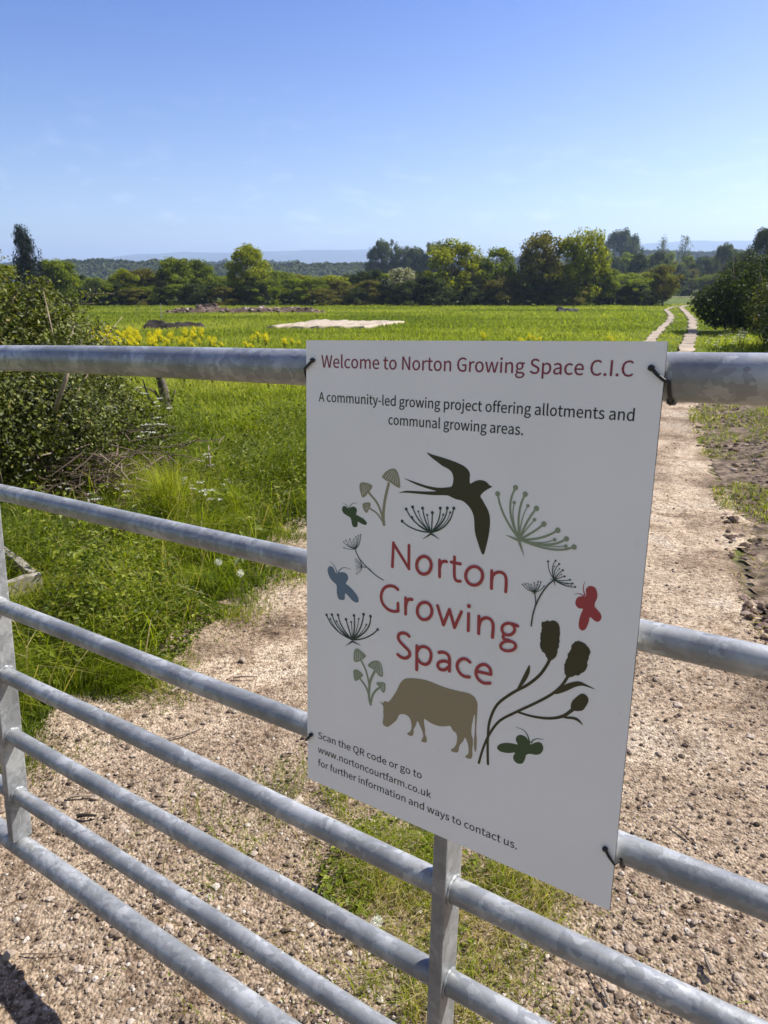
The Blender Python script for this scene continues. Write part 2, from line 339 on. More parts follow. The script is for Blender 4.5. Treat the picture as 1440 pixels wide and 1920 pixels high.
def boxv(x0, x1, y0, y1, z0, z1):
    V = [(x, y, z) for z in (z0, z1) for y in (y0, y1) for x in (x0, x1)]
    F = [(0, 2, 3, 1), (4, 5, 7, 6), (0, 1, 5, 4), (2, 6, 7, 3), (0, 4, 6, 2), (1, 3, 7, 5)]
    return np.array(V, float), [np.array(F)]
def bevel(o, wd, seg=2):
    m = o.modifiers.new('bevel', 'BEVEL'); m.width = wd; m.segments = seg; m.limit_method = 'ANGLE'
    return o
def unit(v): return v / (np.linalg.norm(v, axis=1, keepdims=True) + 1e-9)
def rdir(n):
    return unit(rng.normal(size=(n, 3)))
def leaves(C, D, N, L, W, fold=0.25):
    """folded diamond leaves: centres C, axis D, normal N"""
    n = len(C); S = unit(np.cross(D, N)); L = np.broadcast_to(L, (n,))[:, None]; W = np.broadcast_to(W, (n,))[:, None]
    N2 = unit(np.cross(S, D))
    V = np.stack([C - D * L * 0.5, C + S * W * 0.5 + N2 * W * fold, C + D * L * 0.5, C - S * W * 0.5 + N2 * W * fold], 1).reshape(-1, 3)
    i = np.arange(n)[:, None] * 4
    return V, [np.concatenate([i + [0, 1, 2], i + [0, 2, 3]])]
def blades(P, H, Wd, ang, lean, fa=None):
    """bent grass blades"""
    n = len(P); fa = rng.uniform(0, math.pi, n) if fa is None else fa
    S = np.stack([np.cos(fa), np.sin(fa), np.zeros(n)], 1) * (Wd * 0.5)[:, None]
    L = np.stack([np.cos(ang), np.sin(ang), np.zeros(n)], 1) * (lean * H)[:, None]
    up = np.zeros((n, 3)); up[:, 2] = H
    dz = np.zeros((n, 3)); dz[:, 2] = -H * lean * 0.35
    mid = P + up * 0.58 + L * 0.3
    V = np.stack([P - S, P + S, mid - S * 0.8, mid + S * 0.8, P + up + L + dz], 1).reshape(-1, 3)
    i = np.arange(n)[:, None] * 5
    return V, [i + [2, 3, 4], i + [0, 1, 3, 2]]
def rock(r, seed, sub=2, sq=(1, 1, 0.7), rough=0.35):
    bm = bmesh.new(); bmesh.ops.create_icosphere(bm, subdivisions=sub, radius=1.0)
    V = np.array([tuple(v.co) for v in bm.verts]); F = np.array([[v.index for v in f.verts] for f in bm.faces]); bm.free()
    k = 1 + rough * 2 * (fbm(V[:, 0] * 1.7 + V[:, 2] * 1.1 + seed * 3.1, V[:, 1] * 1.7 - V[:, 2] * 0.9, seed, 3) - 0.5)
    return V * k[:, None] * r * np.array(sq), [F]

# ------------------------------------------------------------------ the land
P_LEFT = [G(0, 1442), G(60, 1408), G(150, 1368), G(230, 1330), G(330, 1300), G(370, 1250), G(430, 1195), G(490, 1150), G(520, 1100), G(580, 1010), G(680, 930), G(800, 850), G(950, 770), G(1090, 735)]
P_RIGHT = [G(1440, 1190), G(1405, 1050), G(1372, 950), G(1332, 850), G(1308, 790), G(1303, 735)]
TRACK = [(-9, -3.9), (9, -3.9), (9, 2.4), (2.6, 2.5)] + P_RIGHT + P_LEFT[::-1] + [(-2.2, 1.75), (-9, 1.75)]
RUT_L = [G(1200, 715), G(1212, 655), G(1222, 636), G(1256, 603), G(1259, 593), G(1248, 582), G(1262, 576.5), G(1288, 573.5)]
RUT_R = [G(1278, 740), G(1281, 690), G(1285, 655), G(1299, 625), G(1298, 600), G(1283, 584), G(1276, 577.5), G(1288, 573.5)]
YEND = RUT_L[-1][1]
def seg_d(px, py, pl):
    d = np.full(np.shape(px), 1e9)
    for (x1, y1), (x2, y2) in zip(pl[:-1], pl[1:]):
        ex, ey = x2 - x1, y2 - y1; t = np.clip(((px - x1) * ex + (py - y1) * ey) / (ex * ex + ey * ey + 1e-9), 0, 1)
        d = np.minimum(d, np.hypot(px - x1 - t * ex, py - y1 - t * ey))
    return d
def on_track(x, y, wob=0.16):
    n1 = (fbm(x * 2.3, y * 2.3, 31, 3) - 0.5) * wob * 2; n2 = (fbm(x * 2.3 + 50, y * 2.3, 37, 3) - 0.5) * wob * 2
    return inside(x + n1, y + n2, TRACK)
def right_soil(x, y):
    """rough bare bank on the right of the track"""
    xr = np.interp(y, [p[1] for p in P_RIGHT], [p[0] for p in P_RIGHT])
    return (y > 1.5) & (y < 11.5) & (x > xr - 0.1) & (x < xr + 3.5)
sg = lambda a, b, n: np.sign(np.linspace(-1, 1, n)) * np.abs(np.linspace(-1, 1, n)) ** 4 * b + np.linspace(-1, 1, n) * a
gx = sg(12, 5900, 181); gy = np.concatenate([np.arange(-6, 14, 0.25), 14 * 1.035 ** np.arange(0, 178)])
gy = gy[gy < 6300]
X, Y = np.meshgrid(gx, gy)
Z = gz(X, Y)
bare = np.clip(right_soil(X, Y) * 1.0, 0, 1) * (vn(X * 2, Y * 2, 8) > 0.2)
nx, ny = len(gx), len(gy)
i = (np.arange(ny - 1)[:, None] * nx + np.arange(nx - 1)[None]).ravel()
tag(mesh_np('ground', np.stack([X.ravel(), Y.ravel(), Z.ravel()], 1), [np.stack([i, i + 1, i + 1 + nx, i + nx], 1)], M['ground'], attrs={'bare': bare.ravel()}, smooth=True), kind='structure')
# the near dirt track: real relief, ragged edge
tx = np.arange(-2.9, 8.2, 0.035); ty = [0.15]
while ty[-1] < 18: ty.append(ty[-1] + max(0.025, ty[-1] * 0.011))
ty = np.array([-4.4, -4.0, -3.6, -3.0, -2.4, -1.9, -1.6, -1.2, -0.8, -0.4, 0.0] + ty)  # rows behind the camera are unseen, added to bounce warm light onto the sign
X, Y = np.meshgrid(tx, ty)
def trackz(x, y):
    return gz(x, y) + 0.006 + 0.030 * (fbm(x * 2.2, y * 2.2, 61, 3) - 0.45) + 0.012 * (fbm(x * 12, y * 12, 62, 3) - 0.4) + 0.008 * fbm(x * 34, y * 34, 63, 2)
Z = np.maximum(trackz(X, Y), gz(X, Y) + 0.004)
def stony(x, y):
    """0 on the dusty worn wheelings, 1 on loose stony soil"""
    v = 0.30 + 1.9 * (fbm(x * 1.1, y * 1.1, 171, 4) - 0.5) + 0.62 * np.clip((1.9 - y) / 0.6, 0, 1) * np.clip((y - 0.2) / 0.5, 0, 1) - 0.35 * np.exp(-((x + 0.35) ** 2 + (y - 2.3) ** 2) / 0.25) - 0.3 * np.clip((y - 2.6) / 2, 0, 1)  # near darkening stops short of the camera so the unseen ground bounces light
    return np.clip(v, 0, 0.92)
nx, ny = len(tx), len(ty)
i = (np.arange(ny - 1)[:, None] * nx + np.arange(nx - 1)[None]).ravel()
cx = 0.25 * (X[:-1, :-1] + X[1:, 1:]) * 2; cy = 0.25 * (Y[:-1, :-1] + Y[1:, 1:]) * 2
keep = (on_track(cx, cy) | (seg_d(cx, cy, P_LEFT) < 0.22)).ravel()
i = i[keep]
F = np.stack([i, i + 1, i + 1 + nx, i + nx], 1); used, inv = np.unique(F, return_inverse=True)
tag(mesh_np('dirt_track', np.stack([X.ravel(), Y.ravel(), Z.ravel()], 1)[used], [inv.reshape(-1, 4)], M['dirt'], attrs={'stony': stony(X, Y).ravel()[used]}, smooth=True), kind='structure')
keep = (right_soil(cx, cy) & ~on_track(cx, cy, 0.05)).ravel(); i = ((np.arange(ny - 1)[:, None] * nx + np.arange(nx - 1)[None]).ravel())[keep]
ed = np.clip(seg_d(X, Y, P_RIGHT) / 0.5, 0, 1)
ZB = gz(X, Y) + 0.004 + ed * (0.02 + 0.16 * fbm(X * 1.6, Y * 1.6, 161, 4) * ed) + 0.035 * np.maximum(0, fbm(X * 9, Y * 9, 162, 3) - 0.35)
F = np.stack([i, i + 1, i + 1 + nx, i + nx], 1); used, inv = np.unique(F, return_inverse=True)
BANKZ = lambda x, y: gz(x, y) + 0.004 + np.clip(seg_d(x, y, P_RIGHT) / 0.5, 0, 1) * (0.02 + 0.16 * fbm(x * 1.6, y * 1.6, 161, 4) * np.clip(seg_d(x, y, P_RIGHT) / 0.5, 0, 1)) + 0.035 * np.maximum(0, fbm(x * 9, y * 9, 162, 3) - 0.35)
tag(mesh_np('soil_bank', np.stack([X.ravel(), Y.ravel(), ZB.ravel()], 1)[used], [inv.reshape(-1, 4)], M['ground'], attrs={'bare': np.ones(len(used))}, smooth=True), kind='structure')
def ribbon(name, pl, half, mat, lift):
    pts = np.array(pl); s = np.concatenate([[0], np.cumsum(np.hypot(*np.diff(pts, axis=0).T))])
    t = np.linspace(0, s[-1], 420); x = np.interp(t, s, pts[:, 0]); y = np.interp(t, s, pts[:, 1])
    for _ in range(90):
        x[1:-1] = 0.25 * x[:-2] + 0.5 * x[1:-1] + 0.25 * x[2:]; y[1:-1] = 0.25 * y[:-2] + 0.5 * y[1:-1] + 0.25 * y[2:]
    dx, dy = np.gradient(x), np.gradient(y); L = np.hypot(dx, dy); nx_, ny_ = -dy / L, dx / L
    V = []
    for k in range(7):
        o = (k / 3 - 1)
        wv = half * (0.92 + 1.5 * (fbm(t * 1.6, t * 0 + (k > 3) * 9.5, 71, 4) - 0.5))
        xx, yy = x + nx_ * o * wv, y + ny_ * o * wv
        V.append(np.stack([xx, yy, gz(xx, yy) + lift - 0.02 * (1 - abs(o)) * 0], 1))
    V = np.stack(V, 1).reshape(-1, 3); n = len(t)
    i = (np.arange(n - 1)[:, None] * 7 + np.arange(6)[None]).ravel()
    return tag(mesh_np(name, V, [np.stack([i, i + 1, i + 8, i + 7], 1)], mat, smooth=True), kind='structure')
ribbon('wheel_track', RUT_L, 0.15, M['lane'], 0.055); ribbon('wheel_track', RUT_R, 0.18, M['lane'], 0.063)
ribbon('field_lane', [(RUT_R[-1][0] + 2.5, YEND + 0.6), (RUT_L[-1][0], YEND + 0.3), (18, YEND + 1.0), (10, YEND + 1.6)], 0.7, M['lane'], 0.06)
ribbon('far_lane', [(40, 128), (56, 126), (75, 128), (100, 127)], 1.2, M['lane'], 0.10)

xl = np.linspace(-60, 60, 241); V = np.concatenate([np.stack([xl, np.full(241, yy) + 0.12 * (fbm(xl * 1.3, xl * 0 + yy, 5, 2) - 0.5), gz(xl, np.full(241, yy)) + 0.014], 1) for yy in (-8.2, -7.0, -6.0, -5.0, -3.8)])
i = (np.arange(4)[:, None] * 241 + np.arange(240)[None]).ravel()
tag(mesh_np('added_road', V, [np.stack([i, i + 1, i + 242, i + 241], 1)], plain('added_road_dark', (0.055, 0.055, 0.057), 0.9, 0, 0.3, 30)), kind='structure')  # unseen dark strip of road, added to cut light bounced onto the gate
# distant hills and woods
def ridge(name, Y, pts, depth, mat, seed, amp):
    px = np.linspace(pts[0][0], pts[-1][0], 260)
    top = np.interp(px, [p[0] for p in pts], [p[1] for p in pts])
    V = []
    for f, d in ((0.0, -depth), (0.45, -depth * 0.55), (0.8, -depth * 0.25), (1.0, 0), (0.7, depth * 0.5), (0.0, depth)):
        for a, b in zip(px, top):
            p = at(a, b, Y); z0 = -2.2
            z = z0 + (p.z - z0) * f * (1 + amp * (float(fbm(np.array(a * 0.02), np.array(d * 0.01), seed, 4)) - 0.5) * (0.25 if f == 1 else 1))
            V.append((p.x, Y + d, z))
    n = 260; i = (np.arange(5)[:, None] * n + np.arange(n - 1)[None]).ravel()
    return tag(mesh_np(name, V, [np.stack([i, i + 1, i + 1 + n, i + n], 1)], mat, smooth=True), kind='structure')
ridge('hills', 4300, [(-700, 492), (-200, 488), (110, 492), (200, 484), (250, 477), (330, 473), (420, 473), (540, 470), (700, 467), (760, 468), (900, 478), (1080, 482), (1190, 460), (1290, 452), (1420, 451), (1700, 455), (2100, 470)], 700, M['hill'], 3, 0.25)

# ------------------------------------------------------------------ the gate
GO = Vector((-0.10643, 0.81871, CAM_H - 0.66013))
GA = Vector((0.829369, -0.557140, 0.041743)).normalized(); GB = Vector((0.019671, 0.103787, 0.994405)); GB = (GB - GA * GB.dot(GA)).normalized()
GY = GB.cross(GA)
gate_m = Matrix(((GA.x, GY.x, GB.x, GO.x), (GA.y, GY.y, GB.y, GO.y), (GA.z, GY.z, GB.z, GO.z), (0, 0, 0, 1)))
gate = empty('metal_gate', (0, 0, 0)); gate.matrix_world = gate_m
tag(gate, 'galvanised steel seven rail field gate standing across the dirt track', 'gate')
U0, U1 = -1.92, 2.25
AX = 0.0265
def rail(name, z, r):
    n = 60; path = [(U0 + (U1 - U0) * k / n, AX + 0.0006 * math.sin(k * 0.7 + z * 9), z + 0.0008 * math.sin(k * 0.43 + z * 20)) for k in range(n + 1)]
    V, F = tube(path, r, 28); b = Bag(); b.add(V, F); return b.build(name, M['steel'], gate, smooth=True)
rail('top_rail', 0.562, 0.0228)
for z in (0.3045, 0.0615, -0.090, -0.233, -0.375): rail('rail', z, 0.0162)
rail('bottom_rail', -0.504, 0.0218)
def upright(u0, u1, z0, z1):
    b = Bag(); b.add(*boxv(u0, u1, AX - 0.0225, AX + 0.0225, z0, z1)); o = b.build('upright', M['steel'], gate); bevel(o, 0.003, 3); return o
for u in (-0.8455, 0.2193, 1.2845): upright(u - 0.0195, u, -0.4855, 0.542)
for u in (U0, U1):
    V, F = tube([(u, AX, -0.512), (u, AX, 0.58)], 0.0245, 24); b = Bag(); b.add(V, F); b.build('end_post', M['steel'], gate, smooth=True)
# weld beads where rails meet the uprights
for u in (-0.8455, 0.2193, 1.2845):
    for z in (0.3045, 0.0615, -0.09, -0.233, -0.375):
        for side, s in ((u, 1), (u - 0.0195, -1)):
            ring = [(side + s * 0.0005, AX + math.cos(t) * 0.0168, z + math.sin(t) * 0.0168) for t in np.linspace(0, 2 * math.pi, 25)]
            V, F = tube(ring, [0.0026 + 0.0009 * math.sin(k * 2.1 + z * 50) for k in range(25)], 6, False); b = Bag(); b.add(V, F); b.build('weld_bead', M['steel'], gate, smooth=True)

# ------------------------------------------------------------------ the sign
sign = empty('notice_sign', (0, 0, 0)); sign.matrix_world = gate_m
tag(sign, 'white rectangular welcome sign with plant and animal prints tied to the gate', 'sign')
SW, SH = 0.42, 0.594
bm = bmesh.new()
V, F = boxv(0, SW, 0, 0.003, 0, SH)
vs = [bm.verts.new(v) for v in V]
for f in F[0]: bm.faces.new([vs[k] for k in f])
bmesh.ops.recalc_face_normals(bm, faces=bm.faces)
me = bpy.data.meshes.new('panel'); bm.to_mesh(me); bm.free(); me.materials.append(M['panel']); me.materials.append(M['edge'])
for p in me.polygons: p.material_index = 0 if abs(p.normal.y) > 0.5 else 1
link(bpy.data.objects.new('panel', me), sign)

FONT = {'-':[121,[[16,94,16,86,46,86,76,86,106,86,106,94,106,102,106,110,76,110,46,110,16,110,16,102]]],'.':[97,[[36,-5,49,-5,61,-5,72,5,72,20,72,34,61,44,49,44,36,44,26,34,26,20,26,5]]],'A':[213,[[30,86,1,0,12,0,23,0,34,0,42,26,51,52,59,78,90,78,121,78,153,78,161,52,169,26,177,0,189,0,200,0,211,0,182,86,153,171,124,257,112,257,100,257,88,257,59,171],[93,104,67,104,71,117,75,130,79,144,89,173,97,200,105,230,106,230,106,230,106,230,115,201,123,173,132,144,136,130,141,117,145,104,119,104]]],'C':[223,[[68,-5,132,-5,165,-5,190,9,211,32,205,39,199,46,193,53,176,35,158,24,133,24,84,24,54,64,54,129,54,193,86,233,134,233,157,233,173,223,187,209,193,216,199,223,204,230,190,246,165,261,134,261,69,261,20,211,20,128,20,45]]],'G':[241,[[69,-5,136,-5,171,-5,199,8,215,25,215,61,215,97,215,133,187,133,159,133,131,133,131,124,131,115,131,106,149,106,167,106,186,106,186,84,186,61,186,39,175,29,158,24,139,24,84,24,54,64,54,129,54,193,87,233,139,233,165,233,181,222,194,209,200,216,206,223,212,230,197,245,174,261,138,261,70,261,20,211,20,128,20,45]]],'I':[103,[[35,86,35,0,46,0,57,0,68,0,68,86,68,171,68,257,57,257,46,257,35,257,35,171]]],'N':[253,[[35,86,35,0,46,0,56,0,66,0,66,45,66,90,66,135,66,162,63,189,62,215,62,215,63,215,63,215,73,197,82,180,91,162,122,108,153,54,185,0,196,0,207,0,218,0,218,86,218,171,218,257,208,257,197,257,187,257,187,212,187,168,187,123,187,97,189,68,192,42,191,42,190,42,190,42,181,60,171,77,162,95,131,149,100,203,68,257,57,257,46,257,35,257,35,171]]],'Q':[260,[[176,22,130,22,84,22,54,64,54,129,54,193,84,233,130,233,176,233,206,193,206,129,206,64],[161,-64,208,-64,224,-64,237,-62,245,-58,243,-50,241,-42,239,-34,232,-36,223,-37,212,-37,184,-37,160,-26,149,-3,203,6,239,55,239,129,239,211,194,261,130,261,65,261,20,211,20,129,20,54,58,4,114,-4,129,-39]]],'R':[222,[[82,135,68,135,68,167,68,199,68,230,82,230,96,230,111,230,151,230,173,218,173,185,173,151,151,135,111,135,96,135],[155,36,176,0,188,0,200,0,213,0,191,37,169,75,147,112,182,121,205,145,205,185,205,238,168,257,116,257,89,257,62,257,35,257,35,171,35,86,35,0,46,0,57,0,68,0,68,36,68,73,68,109,83,109,98,109,114,109,135,73]]],'S':[209,[[70,-5,106,-5,160,-5,194,28,194,68,194,106,171,124,141,137,129,142,116,147,104,153,84,161,62,171,62,196,62,218,81,233,110,233,133,233,152,224,168,209,174,216,179,223,185,230,167,248,140,261,110,261,63,261,29,233,29,193,29,156,57,138,81,127,93,122,105,117,118,111,142,100,161,92,161,65,161,41,141,24,107,24,80,24,54,36,36,56,30,48,23,41,17,33,39,10]]],'W':[307,[[45,86,63,0,76,0,89,0,102,0,115,52,127,103,140,155,144,175,149,194,153,213,153,213,154,213,154,213,159,194,162,175,167,155,180,103,193,52,206,0,219,0,232,0,245,0,263,86,280,171,298,257,288,257,277,257,267,257,258,210,249,164,239,117,235,89,230,62,225,34,225,34,224,34,223,34,217,62,211,90,205,117,193,164,181,210,169,257,160,257,150,257,140,257,128,210,116,164,104,117,98,89,92,62,86,34,86,34,85,34,85,34,79,62,75,89,69,117,60,164,51,210,42,257,31,257,20,257,9,257,27,171]]],'a':[197,[[44,-5,76,-5,99,-5,121,8,139,23,139,23,140,23,140,23,141,15,142,8,143,0,152,0,160,0,169,0,169,39,169,78,169,117,169,164,150,195,103,195,72,195,46,181,29,170,33,163,37,155,41,148,56,158,76,168,98,168,129,168,137,145,137,120,56,111,21,91,21,49,21,15],[103,21,85,21,66,21,51,30,51,51,51,76,73,92,137,99,137,81,137,64,137,46,119,30]]],'c':[179,[[57,-5,107,-5,130,-5,152,5,169,19,164,26,159,34,155,41,143,30,127,22,110,22,75,22,51,51,51,95,51,139,76,168,111,168,126,168,138,161,149,152,154,159,160,166,165,173,152,185,134,195,110,195,61,195,18,158,18,95,18,32]]],'d':[217,[[49,-5,97,-5,120,-5,140,8,155,22,155,22,155,22,156,22,157,15,158,7,159,0,167,0,176,0,185,0,185,93,185,186,185,279,174,279,163,279,153,279,153,254,153,230,153,206,153,195,154,184,154,173,138,187,123,195,101,195,57,195,19,157,19,95,19,32],[121,22,104,22,71,22,51,49,51,95,51,139,76,168,106,168,122,168,137,162,153,148,153,115,153,82,153,48,137,31]]],'e':[194,[[58,-5,109,-5,135,-5,155,4,172,15,168,22,164,29,160,36,146,27,131,21,113,21,77,21,52,47,50,88,92,88,135,88,178,88,179,92,179,99,179,106,179,160,152,195,103,195,60,195,18,157,18,95,18,32],[83,110,49,110,53,148,77,169,104,169,134,169,151,149,151,110,117,110]]],'f':[114,[[12,172,12,164,20,164,29,164,37,164,37,109,37,55,37,0,48,0,59,0,69,0,69,55,69,109,69,164,83,164,96,164,110,164,110,173,110,181,110,190,96,190,83,190,69,190,69,200,69,210,69,220,69,245,78,258,96,258,103,258,111,256,118,252,120,261,122,269,125,277,116,281,105,283,93,283,55,283,37,259,37,221,37,210,37,200,37,190,29,190,20,189,12,188,12,180]]],'g':[197,[[50,-88,96,-88,155,-88,193,-57,193,-22,193,10,170,23,126,23,114,23,101,23,89,23,63,23,56,32,56,44,56,55,61,61,68,67,76,63,87,60,96,60,135,60,166,86,166,126,166,143,159,157,150,166,163,166,176,166,189,166,189,174,189,182,189,190,167,190,145,190,123,190,116,193,107,195,96,195,58,195,25,169,25,127,25,104,37,86,50,76,50,76,50,75,50,75,40,68,29,55,29,39,29,24,36,14,46,8,46,7,46,7,46,6,28,-5,18,-20,18,-37,18,-69],[118,82,96,82,74,82,56,99,56,127,56,155,74,172,96,172,119,172,137,155,137,127,137,99],[138,-65,101,-65,66,-65,46,-53,46,-32,46,-21,51,-10,65,0,74,-2,83,-3,90,-3,101,-3,112,-3,123,-3,148,-3,161,-9,161,-27,161,-47]]],'h':[213,[[32,93,32,0,43,0,54,0,64,0,64,46,64,92,64,138,83,157,97,167,116,167,141,167,152,152,152,116,152,77,152,39,152,0,163,0,174,0,184,0,184,40,184,80,184,120,184,169,166,195,126,195,100,195,81,181,63,163,63,176,64,189,64,202,64,228,64,253,64,279,54,279,43,279,32,279,32,186]]],'i':[96,[[32,63,32,0,43,0,54,0,64,0,64,63,64,127,64,190,54,190,43,190,32,190,32,127],[36,229,48,229,61,229,70,238,70,251,70,263,61,271,48,271,36,271,27,263,27,251,27,238]]],'j':[96,[[1,-85,12,-85,50,-85,64,-61,64,-22,64,49,64,120,64,190,54,190,43,190,33,190,33,120,33,49,33,-22,33,-45,28,-59,9,-59,2,-59,-4,-57,-9,-56,-11,-64,-13,-72,-15,-80,-9,-83],[36,229,48,229,61,229,70,238,70,251,70,263,61,271,48,271,36,271,27,263,27,251,27,238]]],'k':[193,[[32,93,32,0,43,0,53,0,64,0,64,17,64,33,64,50,76,64,88,78,99,92,118,61,137,31,155,0,167,0,178,0,190,0,166,38,142,76,118,113,139,139,160,165,181,190,169,190,158,190,146,190,119,157,92,123,65,90,65,90,64,90,64,90,64,153,64,216,64,279,53,279,43,279,32,279,32,186]]],'l':[99,[[42,-5,66,-5,75,-5,80,-3,84,-2,83,6,81,15,80,23,76,22,75,22,73,22,68,22,64,26,64,36,64,117,64,198,64,279,54,279,43,279,32,279,32,198,32,118,32,38,32,11]]],'m':[324,[[32,63,32,0,43,0,54,0,64,0,64,46,64,92,64,138,82,158,98,167,112,167,136,167,147,152,147,116,147,77,147,39,147,0,158,0,169,0,179,0,179,46,179,92,179,138,197,158,213,167,227,167,251,167,263,152,263,116,263,77,263,39,263,0,273,0,284,0,294,0,294,40,294,80,294,120,294,169,276,195,237,195,214,195,194,180,174,159,166,181,151,195,121,195,99,195,79,181,62,162,62,162,62,162,62,162,61,172,60,181,58,190,50,190,41,190,32,190,32,127]]],'n':[214,[[32,63,32,0,43,0,54,0,64,0,64,46,64,92,64,138,83,157,97,167,116,167,141,167,152,152,152,116,152,77,152,39,152,0,163,0,174,0,184,0,184,40,184,80,184,120,184,169,166,195,126,195,100,195,80,181,62,162,62,162,62,162,62,162,61,172,60,181,58,190,50,190,41,190,32,190,32,127]]],'o':[212,[[60,-5,106,-5,153,-5,194,32,194,95,194,158,153,195,106,195,60,195,18,158,18,95,18,32],[139,22,106,22,73,22,51,51,51,95,51,139,73,168,106,168,139,168,161,139,161,95,161,51]]],'p':[217,[[32,10,32,-80,43,-80,54,-80,64,-80,64,-59,64,-37,64,-16,64,-5,64,6,63,18,81,3,99,-5,116,-5,159,-5,199,33,199,98,199,157,172,195,123,195,101,195,79,182,62,168,62,168,62,168,62,168,61,175,60,183,58,190,50,190,41,190,32,190,32,100],[142,22,111,22,98,22,81,27,64,42,64,75,64,109,64,142,83,159,99,168,115,168,151,168,165,140,165,98,165,51]]],'r':[136,[[32,63,32,0,43,0,54,0,64,0,64,41,64,81,64,122,77,154,96,166,112,166,120,166,124,165,131,163,133,172,135,182,137,191,131,194,125,195,116,195,95,195,76,180,62,155,62,155,62,155,62,155,61,167,60,179,58,190,50,190,41,190,32,190,32,127]]],'s':[164,[[55,-5,82,-5,127,-5,151,21,151,52,151,88,121,99,93,110,72,118,52,125,52,143,52,158,63,170,88,170,104,170,118,163,131,153,136,160,141,167,146,173,132,185,111,195,87,195,46,195,22,171,22,141,22,109,50,96,77,86,98,78,120,69,120,50,120,34,108,20,83,20,60,20,43,29,27,43,21,36,16,29,11,22,29,7]]],'t':[132,[[51,-5,92,-5,104,-5,116,-1,127,2,125,11,123,19,121,27,114,24,106,21,99,21,77,21,70,35,70,58,70,93,70,129,70,164,87,164,104,164,121,164,121,173,121,181,121,190,104,190,87,190,70,190,70,208,70,226,70,244,61,244,52,244,43,244,42,226,41,208,40,190,30,190,19,189,9,188,9,180,9,172,9,164,19,164,28,164,38,164,38,129,38,94,38,59,38,21]]],'u':[213,[[48,-5,88,-5,114,-5,133,9,151,30,151,30,151,30,152,30,152,20,153,10,154,0,163,0,172,0,181,0,181,63,181,127,181,190,170,190,159,190,149,190,149,145,149,100,149,55,131,33,117,23,97,23,72,23,62,38,62,74,62,112,62,151,62,190,51,190,40,190,29,190,29,150,29,110,29,70,29,21]]],'w':[281,[[45,63,62,0,75,0,87,0,99,0,108,34,117,68,126,102,131,120,135,138,139,157,140,157,141,157,141,157,146,138,149,120,154,103,163,68,172,34,181,0,194,0,207,0,220,0,237,63,255,127,272,190,261,190,251,190,241,190,232,153,222,117,213,80,209,62,206,45,202,27,201,27,201,27,200,27,195,45,191,62,187,80,177,117,167,153,157,190,146,190,136,190,126,190,116,153,106,117,96,80,91,62,87,45,83,27,83,27,82,27,82,27,78,45,74,62,70,80,61,117,51,153,42,190,31,190,20,190,9,190,27,127]]],'y':[182,[[27,-82,35,-82,73,-82,93,-53,106,-16,130,53,154,121,178,190,167,190,157,190,147,190,135,155,124,120,112,85,107,68,102,48,97,31,96,31,96,31,95,31,89,49,82,68,76,85,63,120,51,155,38,190,27,190,16,190,5,190,30,127,55,63,81,0,79,-5,78,-10,77,-15,69,-38,55,-56,34,-56,29,-56,23,-54,19,-53,17,-61,15,-70,13,-78,19,-81]]],' ':[78,[]]}
